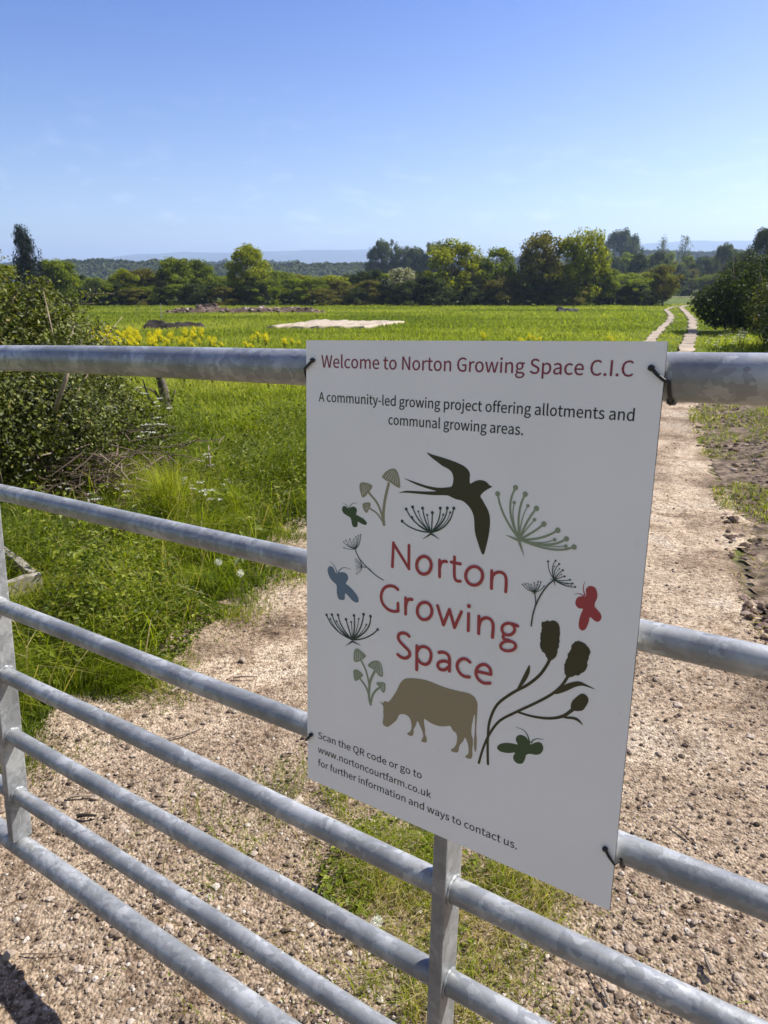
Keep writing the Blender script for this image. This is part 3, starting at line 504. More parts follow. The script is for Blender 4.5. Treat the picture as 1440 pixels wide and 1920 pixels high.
ART = [('swallow_print','olive',[['P',[1750,4723],[1824,4707],[1931,4690],[2036,4670],[2125,4650],[2199,4627],[2251,4600],[2285,4568],[2300,4531],[2298,4483],[2305,4434],[2337,4451],[2379,4475],[2435,4487],[2484,4480],[2520,4458],[2539,4441],[2569,4432],[2537,4409],[2503,4386],[2470,4360],[2443,4327],[2437,4306],[2468,4265],[2506,4211],[2537,4163],[2558,4101],[2566,4023],[2561,3930],[2548,3836],[2531,3753],[2517,3687],[2503,3671],[2486,3679],[2461,3728],[2429,3803],[2399,3879],[2383,3956],[2376,4035],[2360,4099],[2323,4160],[2278,4201],[2218,4233],[2144,4240],[2084,4256],[2031,4269],[1934,4260],[1827,4249],[1687,4243],[1560,4238],[1464,4232],[1391,4219],[1479,4254],[1575,4265],[1686,4274],[1795,4285],[1886,4301],[1809,4312],[1715,4326],[1620,4346],[1540,4370],[1459,4400],[1555,4383],[1651,4366],[1746,4350],[1839,4343],[1930,4344],[2020,4359],[2079,4375],[2095,4417],[2098,4470],[2087,4512],[2064,4545],[2018,4571],[1950,4596],[1872,4639],[1802,4679]]]),('flower_print','deepgreen',[['S',18.0,15.0,[1844,3817],[1748,3811],[1661,3815],[1581,3830],[1510,3855],[1448,3891]],['D',20.0,[1448,3891]],['S',18.0,14.0,[1844,3817],[1749,3846],[1667,3882],[1597,3928],[1541,3981],[1499,4042]],['D',19.0,[1499,4042]],['S',18.0,15.0,[1844,3817],[1772,3859],[1710,3906],[1658,3958],[1616,4016],[1585,4078]],['D',20.0,[1585,4078]],['S',18.0,14.0,[1844,3817],[1807,3864],[1777,3914],[1752,3967],[1733,4023],[1719,4082]],['D',19.0,[1719,4082]],['S',17.0,14.0,[1844,3817],[1847,3863],[1848,3909],[1849,3956],[1849,4002],[1849,4048]],['D',19.0,[1849,4048]],['S',18.0,14.0,[1844,3817],[1886,3876],[1917,3934],[1938,3993],[1949,4053],[1949,4113]],['D',19.0,[1949,4113]],['S',18.0,14.0,[1844,3817],[1912,3875],[1965,3935],[2003,3997],[2028,4060],[2038,4126]],['D',19.0,[2038,4126]],['S',18.0,14.0,[1844,3817],[1933,3856],[2005,3908],[2060,3972],[2098,4047],[2120,4136]],['D',19.0,[2120,4136]],['S',9.0,7.0,[1844,3817],[1763,3833],[1692,3862],[1632,3904],[1582,3960]],['D',13.0,[1582,3960]],['S',9.0,7.0,[1844,3817],[1785,3861],[1735,3912],[1695,3971],[1666,4037]],['D',12.0,[1666,4037]],['S',9.1,7.0,[1844,3817],[1824,3864],[1807,3913],[1794,3962],[1783,4012]],['D',13.0,[1783,4012]],['S',9.1,7.1,[1844,3817],[1898,3870],[1941,3926],[1972,3984],[1991,4044]],['D',13.0,[1991,4044]],['S',9.1,7.0,[1844,3817],[1933,3872],[2001,3935],[2049,4005],[2077,4083]],['D',13.0,[2077,4083]],['S',23.0,3.0,[1844,3803],[1791,3763],[1737,3722]],['S',23.0,3.0,[1844,3803],[1900,3780],[1955,3757]]]),('flower_print','sage',[['S',27.1,21.0,[2915,3907],[2830,3995],[2760,4085],[2704,4176],[2663,4269],[2636,4362]],['D',29.1,[2636,4362]],['S',26.1,21.1,[2915,3907],[2846,4027],[2803,4141],[2787,4251],[2798,4354],[2834,4452]],['D',29.1,[2834,4452]],['S',26.1,21.0,[2915,3907],[2896,4023],[2890,4129],[2896,4227],[2915,4316],[2946,4396]],['D',29.1,[2946,4396]],['S',26.1,21.0,[2915,3907],[2941,3993],[2971,4071],[3004,4142],[3040,4205],[3078,4262]],['D',29.1,[3078,4262]],['S',26.1,21.0,[2915,3907],[2975,3948],[3030,3988],[3081,4029],[3127,4070],[3169,4111]],['D',29.1,[3169,4111]],['S',26.1,21.1,[2915,3907],[3005,3919],[3091,3942],[3173,3974],[3249,4016],[3321,4068]],['D',29.2,[3321,4068]],['S',26.1,21.1,[2915,3907],[3047,3892],[3163,3893],[3263,3911],[3347,3944],[3417,3993]],['D',28.1,[3417,3993]],['S',26.1,21.1,[2915,3907],[3069,3875],[3205,3861],[3321,3864],[3420,3885],[3502,3923]],['D',28.1,[3502,3923]],['S',13.0,11.0,[2915,3907],[2864,4009],[2833,4107],[2822,4202],[2830,4292]],['D',19.0,[2830,4292]],['S',13.0,10.0,[2915,3907],[2916,4015],[2928,4113],[2950,4200],[2983,4278]],['D',18.0,[2983,4278]],['S',14.0,11.0,[2915,3907],[2945,3964],[2981,4022],[3021,4081],[3065,4142]],['D',19.1,[3065,4142]],['S',13.0,11.0,[2915,3907],[3027,3900],[3128,3907],[3217,3929],[3296,3966]],['D',19.0,[3296,3966]],['S',13.0,10.0,[2915,3907],[3077,3891],[3214,3887],[3327,3897],[3416,3918]],['D',19.1,[3416,3918]],['S',35.1,4.1,[2915,3894],[2838,3912],[2759,3931]],['S',35.1,4.0,[2911,3893],[2942,3816],[2974,3739]]]),('flower_print','deepgreen',[['S',20.0,16.0,[750,2242],[632,2262],[530,2296],[445,2344],[378,2406],[329,2482]],['D',20.0,[329,2482]],['S',20.0,16.0,[750,2242],[656,2272],[575,2314],[508,2366],[455,2430],[417,2505]],['D',20.0,[417,2505]],['S',20.0,16.0,[750,2242],[680,2286],[621,2337],[574,2393],[539,2456],[516,2523]],['D',20.0,[516,2523]],['S',20.0,16.0,[750,2242],[728,2287],[706,2335],[685,2386],[664,2439],[644,2494]],['D',20.0,[644,2494]],['S',20.0,16.0,[750,2242],[765,2311],[775,2379],[779,2446],[777,2510],[769,2574]],['D',20.0,[769,2574]],['S',20.0,16.0,[750,2242],[806,2318],[851,2394],[884,2470],[905,2547],[916,2624]],['D',20.0,[916,2624]],['S',20.0,16.0,[750,2242],[856,2316],[935,2391],[989,2466],[1018,2543],[1022,2622]],['D',20.0,[1022,2622]],['S',19.0,15.0,[750,2242],[846,2272],[932,2310],[1008,2357],[1075,2411],[1133,2473]],['D',19.0,[1133,2473]],['S',10.0,8.0,[750,2242],[639,2258],[541,2297],[458,2358],[390,2441]],['D',13.0,[390,2441]],['S',10.0,8.0,[750,2242],[675,2275],[606,2319],[545,2372],[493,2434]],['D',14.0,[493,2434]],['S',11.0,9.0,[750,2242],[747,2303],[742,2362],[736,2421],[728,2478]],['D',14.0,[728,2478]],['S',10.0,8.0,[750,2242],[785,2315],[812,2390],[832,2467],[844,2547]],['D',13.0,[844,2547]],['S',10.0,8.0,[750,2242],[822,2304],[881,2366],[927,2431],[962,2496]],['D',13.0,[962,2496]],['S',26.0,3.0,[750,2224],[697,2180],[643,2136]],['S',26.0,3.0,[750,2224],[815,2212],[879,2200]]]),('flower_print','deepgreen',[['S',8.0,6.0,[778,3443],[738,3433],[700,3426],[665,3423],[632,3424],[602,3429]],['D',9.0,[602,3429]],['S',7.0,6.0,[778,3443],[732,3444],[692,3450],[656,3462],[625,3480],[600,3503]],['D',9.0,[600,3503]],['S',7.0,6.0,[778,3443],[741,3450],[708,3463],[679,3480],[654,3503],[632,3530]],['D',9.0,[632,3530]],['S',8.0,6.0,[778,3443],[758,3458],[740,3476],[722,3499],[707,3524],[692,3554]],['D',9.0,[692,3554]],['S',8.0,6.0,[778,3443],[774,3464],[769,3487],[764,3510],[759,3534],[753,3559]],['D',9.0,[753,3559]],['S',8.0,6.0,[778,3443],[784,3467],[787,3495],[789,3526],[789,3560],[786,3597]],['D',9.0,[786,3597]],['S',7.0,6.0,[778,3443],[792,3470],[804,3500],[813,3536],[818,3576],[821,3620]],['D',9.0,[821,3620]],['S',8.0,6.0,[778,3443],[806,3468],[828,3500],[844,3538],[853,3584],[857,3636]],['D',9.0,[857,3636]],['S',4.0,3.0,[778,3443],[742,3446],[709,3453],[678,3464],[650,3478]],['D',6.0,[650,3478]],['S',4.0,3.0,[778,3443],[750,3455],[723,3473],[699,3496],[677,3525]],['D',6.0,[677,3525]],['S',4.0,3.0,[778,3443],[767,3463],[756,3483],[744,3506],[731,3530]],['D',6.0,[731,3530]],['S',4.0,3.0,[778,3443],[789,3473],[799,3506],[807,3541],[814,3579]],['D',6.0,[814,3579]],['S',4.0,3.0,[778,3443],[800,3471],[819,3508],[835,3551],[847,3603]],['D',6.0,[847,3603]],['S',6.1,5.1,[887,3235],[881,3255],[872,3275],[860,3295],[846,3316],[829,3337]],['D',6.1,[829,3337]],['S',7.0,6.0,[887,3235],[874,3253],[858,3270],[837,3286],[813,3302],[786,3317]],['D',7.0,[786,3317]],['S',6.0,5.0,[887,3235],[869,3247],[849,3258],[828,3268],[805,3278],[780,3287]],['D',6.0,[780,3287]],['S',6.0,5.0,[887,3235],[870,3236],[852,3235],[833,3234],[813,3233],[793,3230]],['D',6.0,[793,3230]],['S',6.0,5.0,[887,3235],[870,3229],[853,3222],[835,3215],[817,3208],[798,3199]],['D',6.0,[798,3199]],['S',6.1,5.1,[887,3235],[880,3209],[868,3186],[850,3163],[826,3143],[797,3124]],['D',6.1,[797,3124]],['S',3.0,2.0,[887,3235],[866,3243],[844,3250],[822,3256],[800,3260]],['D',4.0,[800,3260]],['S',3.0,2.0,[887,3235],[866,3216],[845,3198],[822,3182],[800,3167]],['D',4.0,[800,3167]],['S',3.0,2.0,[887,3235],[870,3210],[850,3188],[830,3168],[808,3149]],['D',4.0,[808,3149]],['S',12.0,11.0,[778,3433],[804,3384],[843,3329],[920,3266],[1011,3207],[1101,3160],[1204,3123]],['S',8.0,9.1,[893,3233],[935,3239],[965,3237],[1003,3221],[1033,3196]]]),('flower_print','deepgreen',[['S',10.0,8.1,[3321,3540],[3293,3575],[3271,3611],[3255,3649],[3245,3686],[3242,3725]],['D',12.0,[3242,3725]],['S',9.1,7.1,[3321,3540],[3303,3589],[3294,3635],[3294,3677],[3304,3714],[3322,3746]],['D',11.0,[3322,3746]],['S',10.0,8.0,[3321,3540],[3315,3578],[3317,3616],[3325,3652],[3340,3686],[3362,3719]],['D',11.0,[3362,3719]],['S',10.0,8.0,[3321,3540],[3334,3567],[3349,3593],[3366,3617],[3385,3640],[3406,3661]],['D',11.0,[3406,3661]],['S',10.0,8.0,[3321,3540],[3342,3552],[3363,3564],[3384,3576],[3406,3588],[3429,3599]],['D',11.0,[3429,3599]],['S',9.1,7.1,[3321,3540],[3357,3541],[3391,3546],[3424,3553],[3456,3562],[3487,3574]],['D',11.0,[3487,3574]],['S',10.0,8.0,[3321,3540],[3363,3531],[3403,3527],[3442,3527],[3479,3531],[3516,3540]],['D',11.0,[3516,3540]],['S',10.0,8.1,[3321,3540],[3373,3519],[3421,3506],[3466,3500],[3507,3501],[3546,3509]],['D',11.0,[3546,3509]],['S',5.0,4.0,[3321,3540],[3308,3575],[3302,3612],[3303,3648],[3312,3685]],['D',8.0,[3312,3685]],['S',4.1,4.1,[3321,3540],[3326,3573],[3336,3605],[3350,3638],[3370,3670]],['D',7.1,[3370,3670]],['S',5.1,4.1,[3321,3540],[3338,3559],[3355,3578],[3374,3597],[3394,3615]],['D',7.1,[3394,3615]],['S',5.1,4.1,[3321,3540],[3360,3534],[3398,3531],[3434,3531],[3468,3533]],['D',7.1,[3468,3533]],['S',5.0,4.0,[3321,3540],[3372,3523],[3420,3514],[3464,3513],[3504,3518]],['D',7.0,[3504,3518]],['S',13.0,2.0,[3321,3540],[3297,3542],[3273,3545]],['S',13.0,2.0,[3322,3536],[3330,3506],[3339,3476]],['S',8.1,6.1,[3119,3365],[3084,3368],[3053,3376],[3025,3388],[3001,3404],[2981,3424]],['D',8.1,[2981,3424]],['S',8.1,6.1,[3119,3365],[3093,3375],[3070,3386],[3048,3400],[3028,3416],[3009,3435]],['D',8.1,[3009,3435]],['S',7.0,6.0,[3119,3365],[3102,3381],[3086,3397],[3070,3413],[3054,3429],[3038,3445]],['D',7.0,[3038,3445]],['S',7.0,6.0,[3119,3365],[3111,3382],[3103,3399],[3094,3414],[3085,3429],[3075,3442]],['D',7.0,[3075,3442]],['S',7.1,6.0,[3119,3365],[3118,3384],[3116,3404],[3114,3425],[3111,3446],[3108,3468]],['D',7.1,[3108,3468]],['S',8.0,6.0,[3119,3365],[3130,3387],[3138,3411],[3144,3436],[3148,3462],[3151,3490]],['D',8.0,[3151,3490]],['S',8.1,6.1,[3119,3365],[3139,3385],[3155,3407],[3168,3432],[3176,3459],[3180,3489]],['D',8.1,[3180,3489]],['S',8.0,7.0,[3119,3365],[3143,3376],[3166,3390],[3186,3408],[3204,3429],[3220,3454]],['D',8.0,[3220,3454]],['S',3.0,3.0,[3119,3365],[3105,3377],[3091,3389],[3076,3402],[3061,3416]],['D',5.0,[3061,3416]],['S',4.1,3.2,[3119,3365],[3124,3384],[3128,3406],[3130,3429],[3132,3454]],['D',5.1,[3132,3454]],['S',3.0,3.0,[3119,3365],[3136,3384],[3149,3405],[3160,3429],[3167,3454]],['D',4.1,[3167,3454]],['S',10.0,1.0,[3119,3361],[3104,3352],[3088,3342]],['S',10.0,1.0,[3119,3361],[3134,3360],[3149,3360]],['S',15.0,16.0,[3314,3534],[3265,3480],[3219,3407],[3174,3315],[3137,3203],[3117,3107],[3108,2987]],['S',11.0,12.0,[3122,3359],[3135,3300],[3141,3249],[3135,3203]]]),('butterfly_print','darkgreen',[['P',[573,3940],[595,3958],[624,3958],[655,3939],[674,3923],[691,3948],[727,3968],[772,3966],[794,3937],[787,3898],[782,3879],[827,3863],[889,3843],[934,3812],[945,3784],[917,3768],[864,3775],[814,3792],[807,3764],[802,3734],[772,3717],[739,3721],[721,3751],[711,3795],[693,3829],[647,3845],[592,3868],[570,3902]],['S',10.0,2.0,[674,3923],[659,3956],[628,3980],[573,3996]],['S',11.0,3.0,[679,3932],[695,3974],[732,4010],[798,4023]]]),('butterfly_print','blue',[['P',[343,3082],[359,3135],[399,3151],[432,3141],[456,3103],[480,3074],[512,3087],[559,3103],[622,3108],[665,3077],[667,3025],[635,2969],[687,2944],[757,2899],[820,2840],[839,2785],[821,2757],[783,2753],[736,2769],[680,2810],[630,2840],[622,2792],[618,2757],[578,2738],[531,2739],[506,2774],[493,2831],[489,2917],[433,2953],[376,3002]],['S',16.0,4.0,[491,3083],[475,3133],[439,3179],[378,3214]],['S',16.0,4.0,[512,3087],[551,3140],[614,3174],[720,3168]]]),('butterfly_print','red',[['P',[3657,3503],[3678,3540],[3713,3551],[3749,3540],[3773,3496],[3776,3435],[3760,3389],[3760,3345],[3792,3315],[3824,3285],[3837,3245],[3824,3209],[3796,3192],[3760,3203],[3722,3225],[3714,3173],[3696,3106],[3674,3073],[3645,3065],[3621,3082],[3613,3125],[3617,3188],[3630,3248],[3644,3295],[3602,3292],[3570,3316],[3561,3352],[3575,3399],[3610,3423],[3652,3428],[3666,3443]],['S',15.0,3.2,[3657,3435],[3637,3480],[3629,3534],[3644,3590]],['S',15.1,3.0,[3645,3430],[3620,3442],[3587,3446],[3540,3430]]]),('butterfly_print','darkgreen',[['P',[2799,1451],[2828,1498],[2897,1539],[2981,1561],[3043,1569],[3020,1607],[3020,1650],[3049,1686],[3090,1699],[3139,1687],[3176,1646],[3191,1620],[3230,1651],[3275,1680],[3316,1677],[3339,1632],[3329,1580],[3299,1540],[3253,1517],[3199,1509],[3153,1482],[3140,1427],[3119,1369],[3079,1343],[3034,1345],[3003,1378],[3003,1421],[3018,1460],[2946,1430],[2869,1413],[2818,1421]],['S',17.0,4.0,[3184,1635],[3151,1715],[3100,1762],[3009,1772]],['S',16.0,4.0,[3194,1638],[3221,1683],[3266,1716],[3336,1729]]]),('mushroom_print','khaki',[['S',38.0,36.0,[1193,3814],[1184,3892],[1185,3993],[1205,4138],[1248,4313]],['S',27.0,28.0,[1184,3848],[1147,3959],[1085,4066],[971,4167]],['S',20.0,20.0,[1193,3821],[1140,3886],[1079,3942],[992,3978]],['P',[1154,4387],[1195,4441],[1260,4483],[1309,4497],[1350,4485],[1385,4426],[1403,4359],[1404,4282],[1339,4296],[1272,4330],[1214,4345],[1158,4374]],['P',[833,4259],[859,4283],[917,4287],[986,4276],[1016,4255],[996,4213],[954,4167],[928,4132],[876,4100],[849,4152],[830,4208]],['P',[881,4025],[930,4046],[990,4051],[993,4010],[969,3964],[941,3920],[905,3940],[882,3981]]]),('mushroom_gills','white',[['S',7.0,3.0,[1272,4358],[1295,4417],[1318,4468]],['S',7.0,3.0,[1305,4341],[1325,4406],[1330,4462]],['S',7.1,2.0,[1343,4324],[1353,4388],[1343,4456]],['S',7.0,3.0,[1377,4314],[1375,4370],[1357,4444]],['S',7.0,3.0,[1238,4366],[1270,4421],[1302,4470]],['S',7.0,3.0,[1200,4378],[1245,4436],[1285,4471]],['S',8.0,3.0,[879,4134],[883,4199],[870,4256]],['S',8.0,3.0,[907,4152],[906,4209],[891,4258]],['S',7.0,2.0,[927,4176],[935,4220],[912,4263]],['S',7.0,3.0,[958,4208],[961,4237],[934,4266]],['S',7.0,3.0,[931,3951],[934,3988],[923,4023]],['S',7.0,3.0,[952,3968],[962,3999],[956,4027]]]),('mushroom_print','sage',[['S',37.0,36.0,[1045,1443],[1019,1539],[1024,1706],[1053,1809],[1104,1918]],['S',27.0,27.0,[1025,1651],[1000,1781],[959,1892],[895,1990]],['S',28.0,27.0,[1031,1502],[995,1615],[947,1683],[875,1745]],['S',30.0,30.0,[1044,1450],[1073,1569],[1118,1651],[1185,1718]],['P',[776,2088],[799,2132],[838,2145],[908,2116],[963,2080],[925,2032],[864,1982],[793,1953],[769,1991]],['P',[996,1970],[1041,2022],[1117,2059],[1177,2052],[1208,2001],[1225,1925],[1219,1870],[1159,1869],[1104,1918],[1043,1935],[1000,1950]],['P',[768,1819],[795,1850],[850,1855],[921,1813],[898,1773],[852,1725],[797,1693],[776,1745]],['P',[1126,1765],[1191,1790],[1251,1798],[1267,1749],[1261,1693],[1242,1660],[1201,1675],[1185,1718],[1146,1734]]]),('mushroom_gills','white',[['S',7.0,3.0,[832,1987],[834,2062],[823,2114]],['S',7.0,3.0,[864,2002],[866,2064],[841,2116]],['S',6.0,3.0,[804,1975],[803,2054],[807,2103]],['S',7.0,3.0,[898,2022],[894,2064],[862,2108]],['S',6.0,3.0,[1115,1921],[1133,1980],[1140,2042]],['S',7.0,2.0,[1146,1903],[1164,1975],[1155,2042]],['S',7.0,3.0,[1181,1886],[1190,1969],[1170,2041]],['S',7.0,2.0,[1081,1939],[1103,1992],[1122,2041]],['S',6.1,3.0,[1042,1955],[1072,1997],[1102,2039]],['S',6.0,3.0,[1207,1886],[1205,1959],[1182,2040]],['S',6.1,3.0,[1223,1675],[1240,1741],[1233,1786]],['S',7.0,3.0,[1205,1697],[1222,1749],[1215,1785]]]),('cow_print','tan',[['P',[1182,1526],[1206,1520],[1233,1514],[1244,1543],[1275,1555],[1314,1558],[1352,1606],[1425,1733],[1468,1835],[1511,1902],[1562,1944],[1643,1971],[1730,1989],[1817,2000],[1903,2000],[1988,1992],[2100,1984],[2211,1986],[2306,1992],[2399,2000],[2460,1989],[2501,1960],[2526,1916],[2531,1846],[2530,1742],[2529,1625],[2529,1559],[2541,1471],[2545,1380],[2539,1305],[2526,1307],[2513,1355],[2508,1446],[2512,1553],[2510,1658],[2505,1748],[2496,1757],[2482,1688],[2470,1605],[2471,1513],[2491,1454],[2497,1390],[2492,1308],[2498,1243],[2478,1189],[2413,1184],[2418,1215],[2444,1244],[2444,1318],[2424,1384],[2394,1434],[2369,1379],[2325,1304],[2317,1240],[2288,1203],[2219,1199],[2225,1228],[2258,1260],[2285,1330],[2288,1412],[2270,1453],[2227,1472],[2191,1516],[2122,1488],[2038,1466],[1952,1466],[1894,1478],[1835,1494],[1838,1426],[1852,1361],[1857,1294],[1878,1253],[1876,1196],[1810,1184],[1813,1217],[1830,1257],[1820,1309],[1789,1368],[1742,1436],[1722,1374],[1692,1308],[1692,1253],[1668,1210],[1608,1208],[1607,1231],[1644,1265],[1661,1326],[1650,1399],[1623,1446],[1570,1464],[1517,1457],[1472,1426],[1451,1370],[1421,1325],[1346,1244],[1307,1213],[1260,1216],[1236,1244],[1245,1333],[1240,1402],[1238,1473],[1206,1505]]]),('teasel_print','olive',[['S',28.1,31.1,[2584,1175],[2630,1385],[2700,1586],[2811,1782],[2998,1948],[3205,2116],[3379,2271],[3485,2403],[3545,2526]],['S',30.1,34.1,[2699,1202],[2686,1375],[2680,1550],[2691,1743],[2771,1969],[2943,2162],[3111,2308],[3235,2452],[3304,2579],[3339,2668]],['S',25.1,37.1,[3025,1956],[3189,1959],[3373,1993],[3523,2066],[3623,2171]],['P',[3220,3033],[3244,3067],[3306,3089],[3376,3097],[3412,3065],[3421,3002],[3421,2912],[3428,2848],[3418,2781],[3403,2724],[3369,2669],[3338,2648],[3311,2660],[3282,2706],[3240,2748],[3220,2809],[3219,2901],[3225,2968]],['P',[3566,2896],[3606,2934],[3661,2939],[3718,2915],[3751,2879],[3756,2842],[3740,2787],[3734,2708],[3705,2623],[3659,2578],[3600,2548],[3546,2516],[3519,2532],[3501,2606],[3502,2672],[3522,2742],[3553,2828]],['P',[3666,2343],[3694,2374],[3730,2385],[3769,2361],[3781,2319],[3759,2253],[3727,2197],[3655,2168],[3610,2174],[3602,2225],[3620,2283]],['P',[2994,2226],[3029,2326],[3075,2448],[3110,2533],[3125,2523],[3125,2456],[3100,2374],[3052,2284],[3015,2225]],['P',[3416,2296],[3462,2363],[3545,2447],[3629,2495],[3677,2508],[3740,2496],[3839,2467],[3754,2471],[3693,2466],[3622,2427],[3539,2359],[3454,2303]],['P',[3498,2051],[3573,2081],[3647,2098],[3698,2088],[3746,2034],[3682,2062],[3625,2064],[3563,2051]]]),('logo_lettering','red',[['S',40.0,39.0,[1326,3316],[1334,3611]],['S',39.0,39.0,[1333,3604],[1560,3334]],['S',39.0,39.0,[1557,3333],[1551,3616]],['S',38.1,38.0,[1964,3512],[1973,3315]],['S',38.0,38.1,[1970,3420],[1987,3483],[2029,3510],[2055,3510]],['S',37.1,37.1,[2154,3582],[2160,3390],[2175,3325],[2202,3310],[2240,3314]],['S',37.1,37.0,[2115,3515],[2231,3514]],['S',36.1,37.1,[2616,3508],[2624,3307]],['S',36.1,36.1,[2621,3389],[2633,3457],[2683,3502],[2735,3509],[2775,3484],[2792,3423],[2793,3303]],['S',40.0,40.0,[1413,3048],[1365,3073],[1293,3070],[1221,3030],[1182,2959],[1176,2886],[1210,2815],[1284,2767],[1365,2761],[1424,2781]],['S',40.0,41.0,[1424,2778],[1419,2875]],['S',40.0,40.0,[1525,2967],[1531,2766]],['S',41.0,40.0,[1530,2871],[1549,2937],[1580,2962],[1614,2966]],['S',39.0,39.0,[1961,2964],[2048,2750]],['S',39.0,39.1,[2048,2750],[2119,2952]],['S',39.1,39.1,[2119,2952],[2193,2751]],['S',39.1,38.0,[2193,2751],[2272,2959]],['S',37.1,38.1,[2363,2959],[2369,2755]],['S',38.1,38.1,[2492,2956],[2499,2753]],['S',38.1,38.1,[2497,2832],[2515,2905],[2560,2950],[2607,2959],[2649,2937],[2670,2879],[2669,2749]],['S',36.1,36.1,[2892,2961],[2957,2951]],['S',37.1,37.1,[2812,2822],[2794,2792],[2810,2764],[2865,2761]],['S',41.0,42.0,[1590,2498],[1555,2518],[1499,2518],[1448,2489],[1438,2439],[1467,2396],[1528,2354],[1590,2313],[1607,2263],[1561,2212],[1493,2201],[1436,2223]],['S',40.0,41.0,[1702,2405],[1710,2101]],['S',40.0,41.0,[1709,2336],[1749,2398],[1814,2420],[1876,2398],[1901,2334],[1881,2247],[1830,2201],[1763,2204],[1714,2245]],['S',39.1,40.0,[2003,2398],[2062,2416],[2119,2403],[2146,2353],[2152,2205]],['S',40.0,40.0,[2148,2309],[2081,2312],[2016,2281],[1995,2232],[2027,2195],[2089,2204],[2147,2259]],['S',39.1,39.1,[2410,2386],[2359,2409],[2303,2394],[2258,2341],[2251,2278],[2290,2219],[2349,2194],[2412,2205]],['S',39.1,38.1,[2506,2300],[2675,2309]],['S',38.1,39.1,[2675,2309],[2661,2373],[2604,2407],[2543,2384],[2500,2329],[2494,2262],[2532,2205],[2596,2183],[2670,2203]],['S',39.0,39.0,[1861,3432],[1857,3399],[1845,3367],[1824,3339],[1798,3319],[1767,3308],[1737,3307],[1709,3317],[1686,3337],[1671,3364],[1665,3397],[1669,3431],[1682,3463],[1703,3490],[1730,3510],[1760,3521],[1790,3521],[1818,3510],[1840,3491],[1855,3464],[1861,3432]],['S',37.1,37.1,[2512,3430],[2509,3397],[2496,3364],[2475,3336],[2447,3315],[2416,3304],[2384,3303],[2354,3312],[2330,3331],[2313,3359],[2306,3391],[2310,3425],[2323,3458],[2345,3486],[2373,3506],[2405,3517],[2437,3518],[2466,3508],[2490,3489],[2506,3462],[2512,3430]],['S',39.0,39.0,[1891,2885],[1888,2851],[1875,2819],[1854,2790],[1827,2769],[1797,2757],[1766,2755],[1738,2764],[1715,2782],[1699,2809],[1693,2841],[1697,2875],[1710,2908],[1731,2937],[1759,2958],[1789,2969],[1820,2971],[1848,2962],[1870,2943],[1885,2917],[1891,2885]],['D',25.0,[2364,3048]],['S',34.1,34.1,[2925,2908],[2923,2886],[2913,2865],[2898,2846],[2878,2832],[2855,2823],[2832,2820],[2810,2825],[2792,2836],[2781,2852],[2776,2872],[2778,2894],[2788,2915],[2803,2934],[2824,2948],[2847,2957],[2870,2959],[2891,2954],[2909,2943],[2920,2927],[2925,2908]],['S',34.1,34.1,[2949,2718],[2946,2700],[2934,2681],[2916,2664],[2892,2650],[2865,2640],[2837,2636],[2812,2637],[2792,2645],[2778,2657],[2773,2674],[2776,2692],[2788,2711],[2807,2729],[2831,2743],[2858,2752],[2885,2756],[2910,2754],[2930,2747],[2943,2735],[2949,2718]]])]
def text_line(name, s, u0, u1, base, capmm, mat, embolden=0.0):
    cu = bpy.data.curves.new(name, 'CURVE'); cu.dimensions = '2D'; cu.fill_mode = 'BOTH'
    total = sum(FONT[c][0] for c in s)
    ky = capmm / 1000 / 257 ; kx = (u1 - u0) / 1000 / (total - 25)
    x = -10
    for c in s:
        adv, spl = FONT[c]
        for L in spl:
            q = np.array(L, float).reshape(-1, 3, 2); sp = cu.splines.new('BEZIER'); sp.bezier_points.add(len(q) - 1); sp.use_cyclic_u = True; sp.resolution_u = 3
            for bpnt, (hl, co, hr) in zip(sp.bezier_points, q):
                bpnt.handle_left_type = bpnt.handle_right_type = 'FREE'
                for nm, vv in (('handle_left', hl), ('co', co), ('handle_right', hr)):
                    setattr(bpnt, nm, (u0 / 1000 + (x + vv[0]) * kx, base / 1000 + vv[1] * ky, 0))
        x += adv
    to = bpy.data.objects.new(name, cu); link(to)
    me = bpy.data.meshes.new_from_object(to.evaluated_get(bpy.context.evaluated_depsgraph_get()))
    me.name = name; bpy.data.objects.remove(to)
    for v in me.vertices: v.co = (v.co.x, -0.0003, v.co.y)
    if embolden:
        V0 = [v.co.copy() for v in me.vertices]; F0 = [tuple(p.vertices) for p in me.polygons]; V1 = []; F1 = []
        for q, (ex, ez) in enumerate(((-1, 0), (1, 0), (0, 0.8), (0, -0.8))):
            V1 += [(v.x + ex * embolden, v.y - q * 0.00001, v.z + ez * embolden) for v in V0]; F1 += [tuple(k + q * len(V0) for k in f) for f in F0]
        me = bpy.data.meshes.new(name); me.from_pydata(V1, [], F1)
    me.materials.clear(); me.materials.append(mat)
    return link(bpy.data.objects.new(name, me), sign)
text_line('heading_lettering', 'Welcome to Norton Growing Space C.I.C', 24.1, 392.4, 562.2, 14.4, M['headred'], 0.00016)
text_line('body_lettering', 'A community-led growing project offering allotments and', 20.4, 397.8, 521.6, 11.0, M['black'], 0.00012)
text_line('body_lettering', 'communal growing areas.', 122.4, 288.3, 500.2, 11.0, M['black'], 0.00012)
text_line('contact_lettering', 'Scan the QR code or go to', 18.8, 182.9, 68.0, 9.6, M['black'], 0.0001)
text_line('contact_lettering', 'www.nortoncourtfarm.co.uk', 18.8, 196.3, 46.8, 9.6, M['black'], 0.0001)
text_line('contact_lettering', 'for further information and ways to contact us.', 18.8, 311.9, 26.6, 9.6, M['black'], 0.0001)
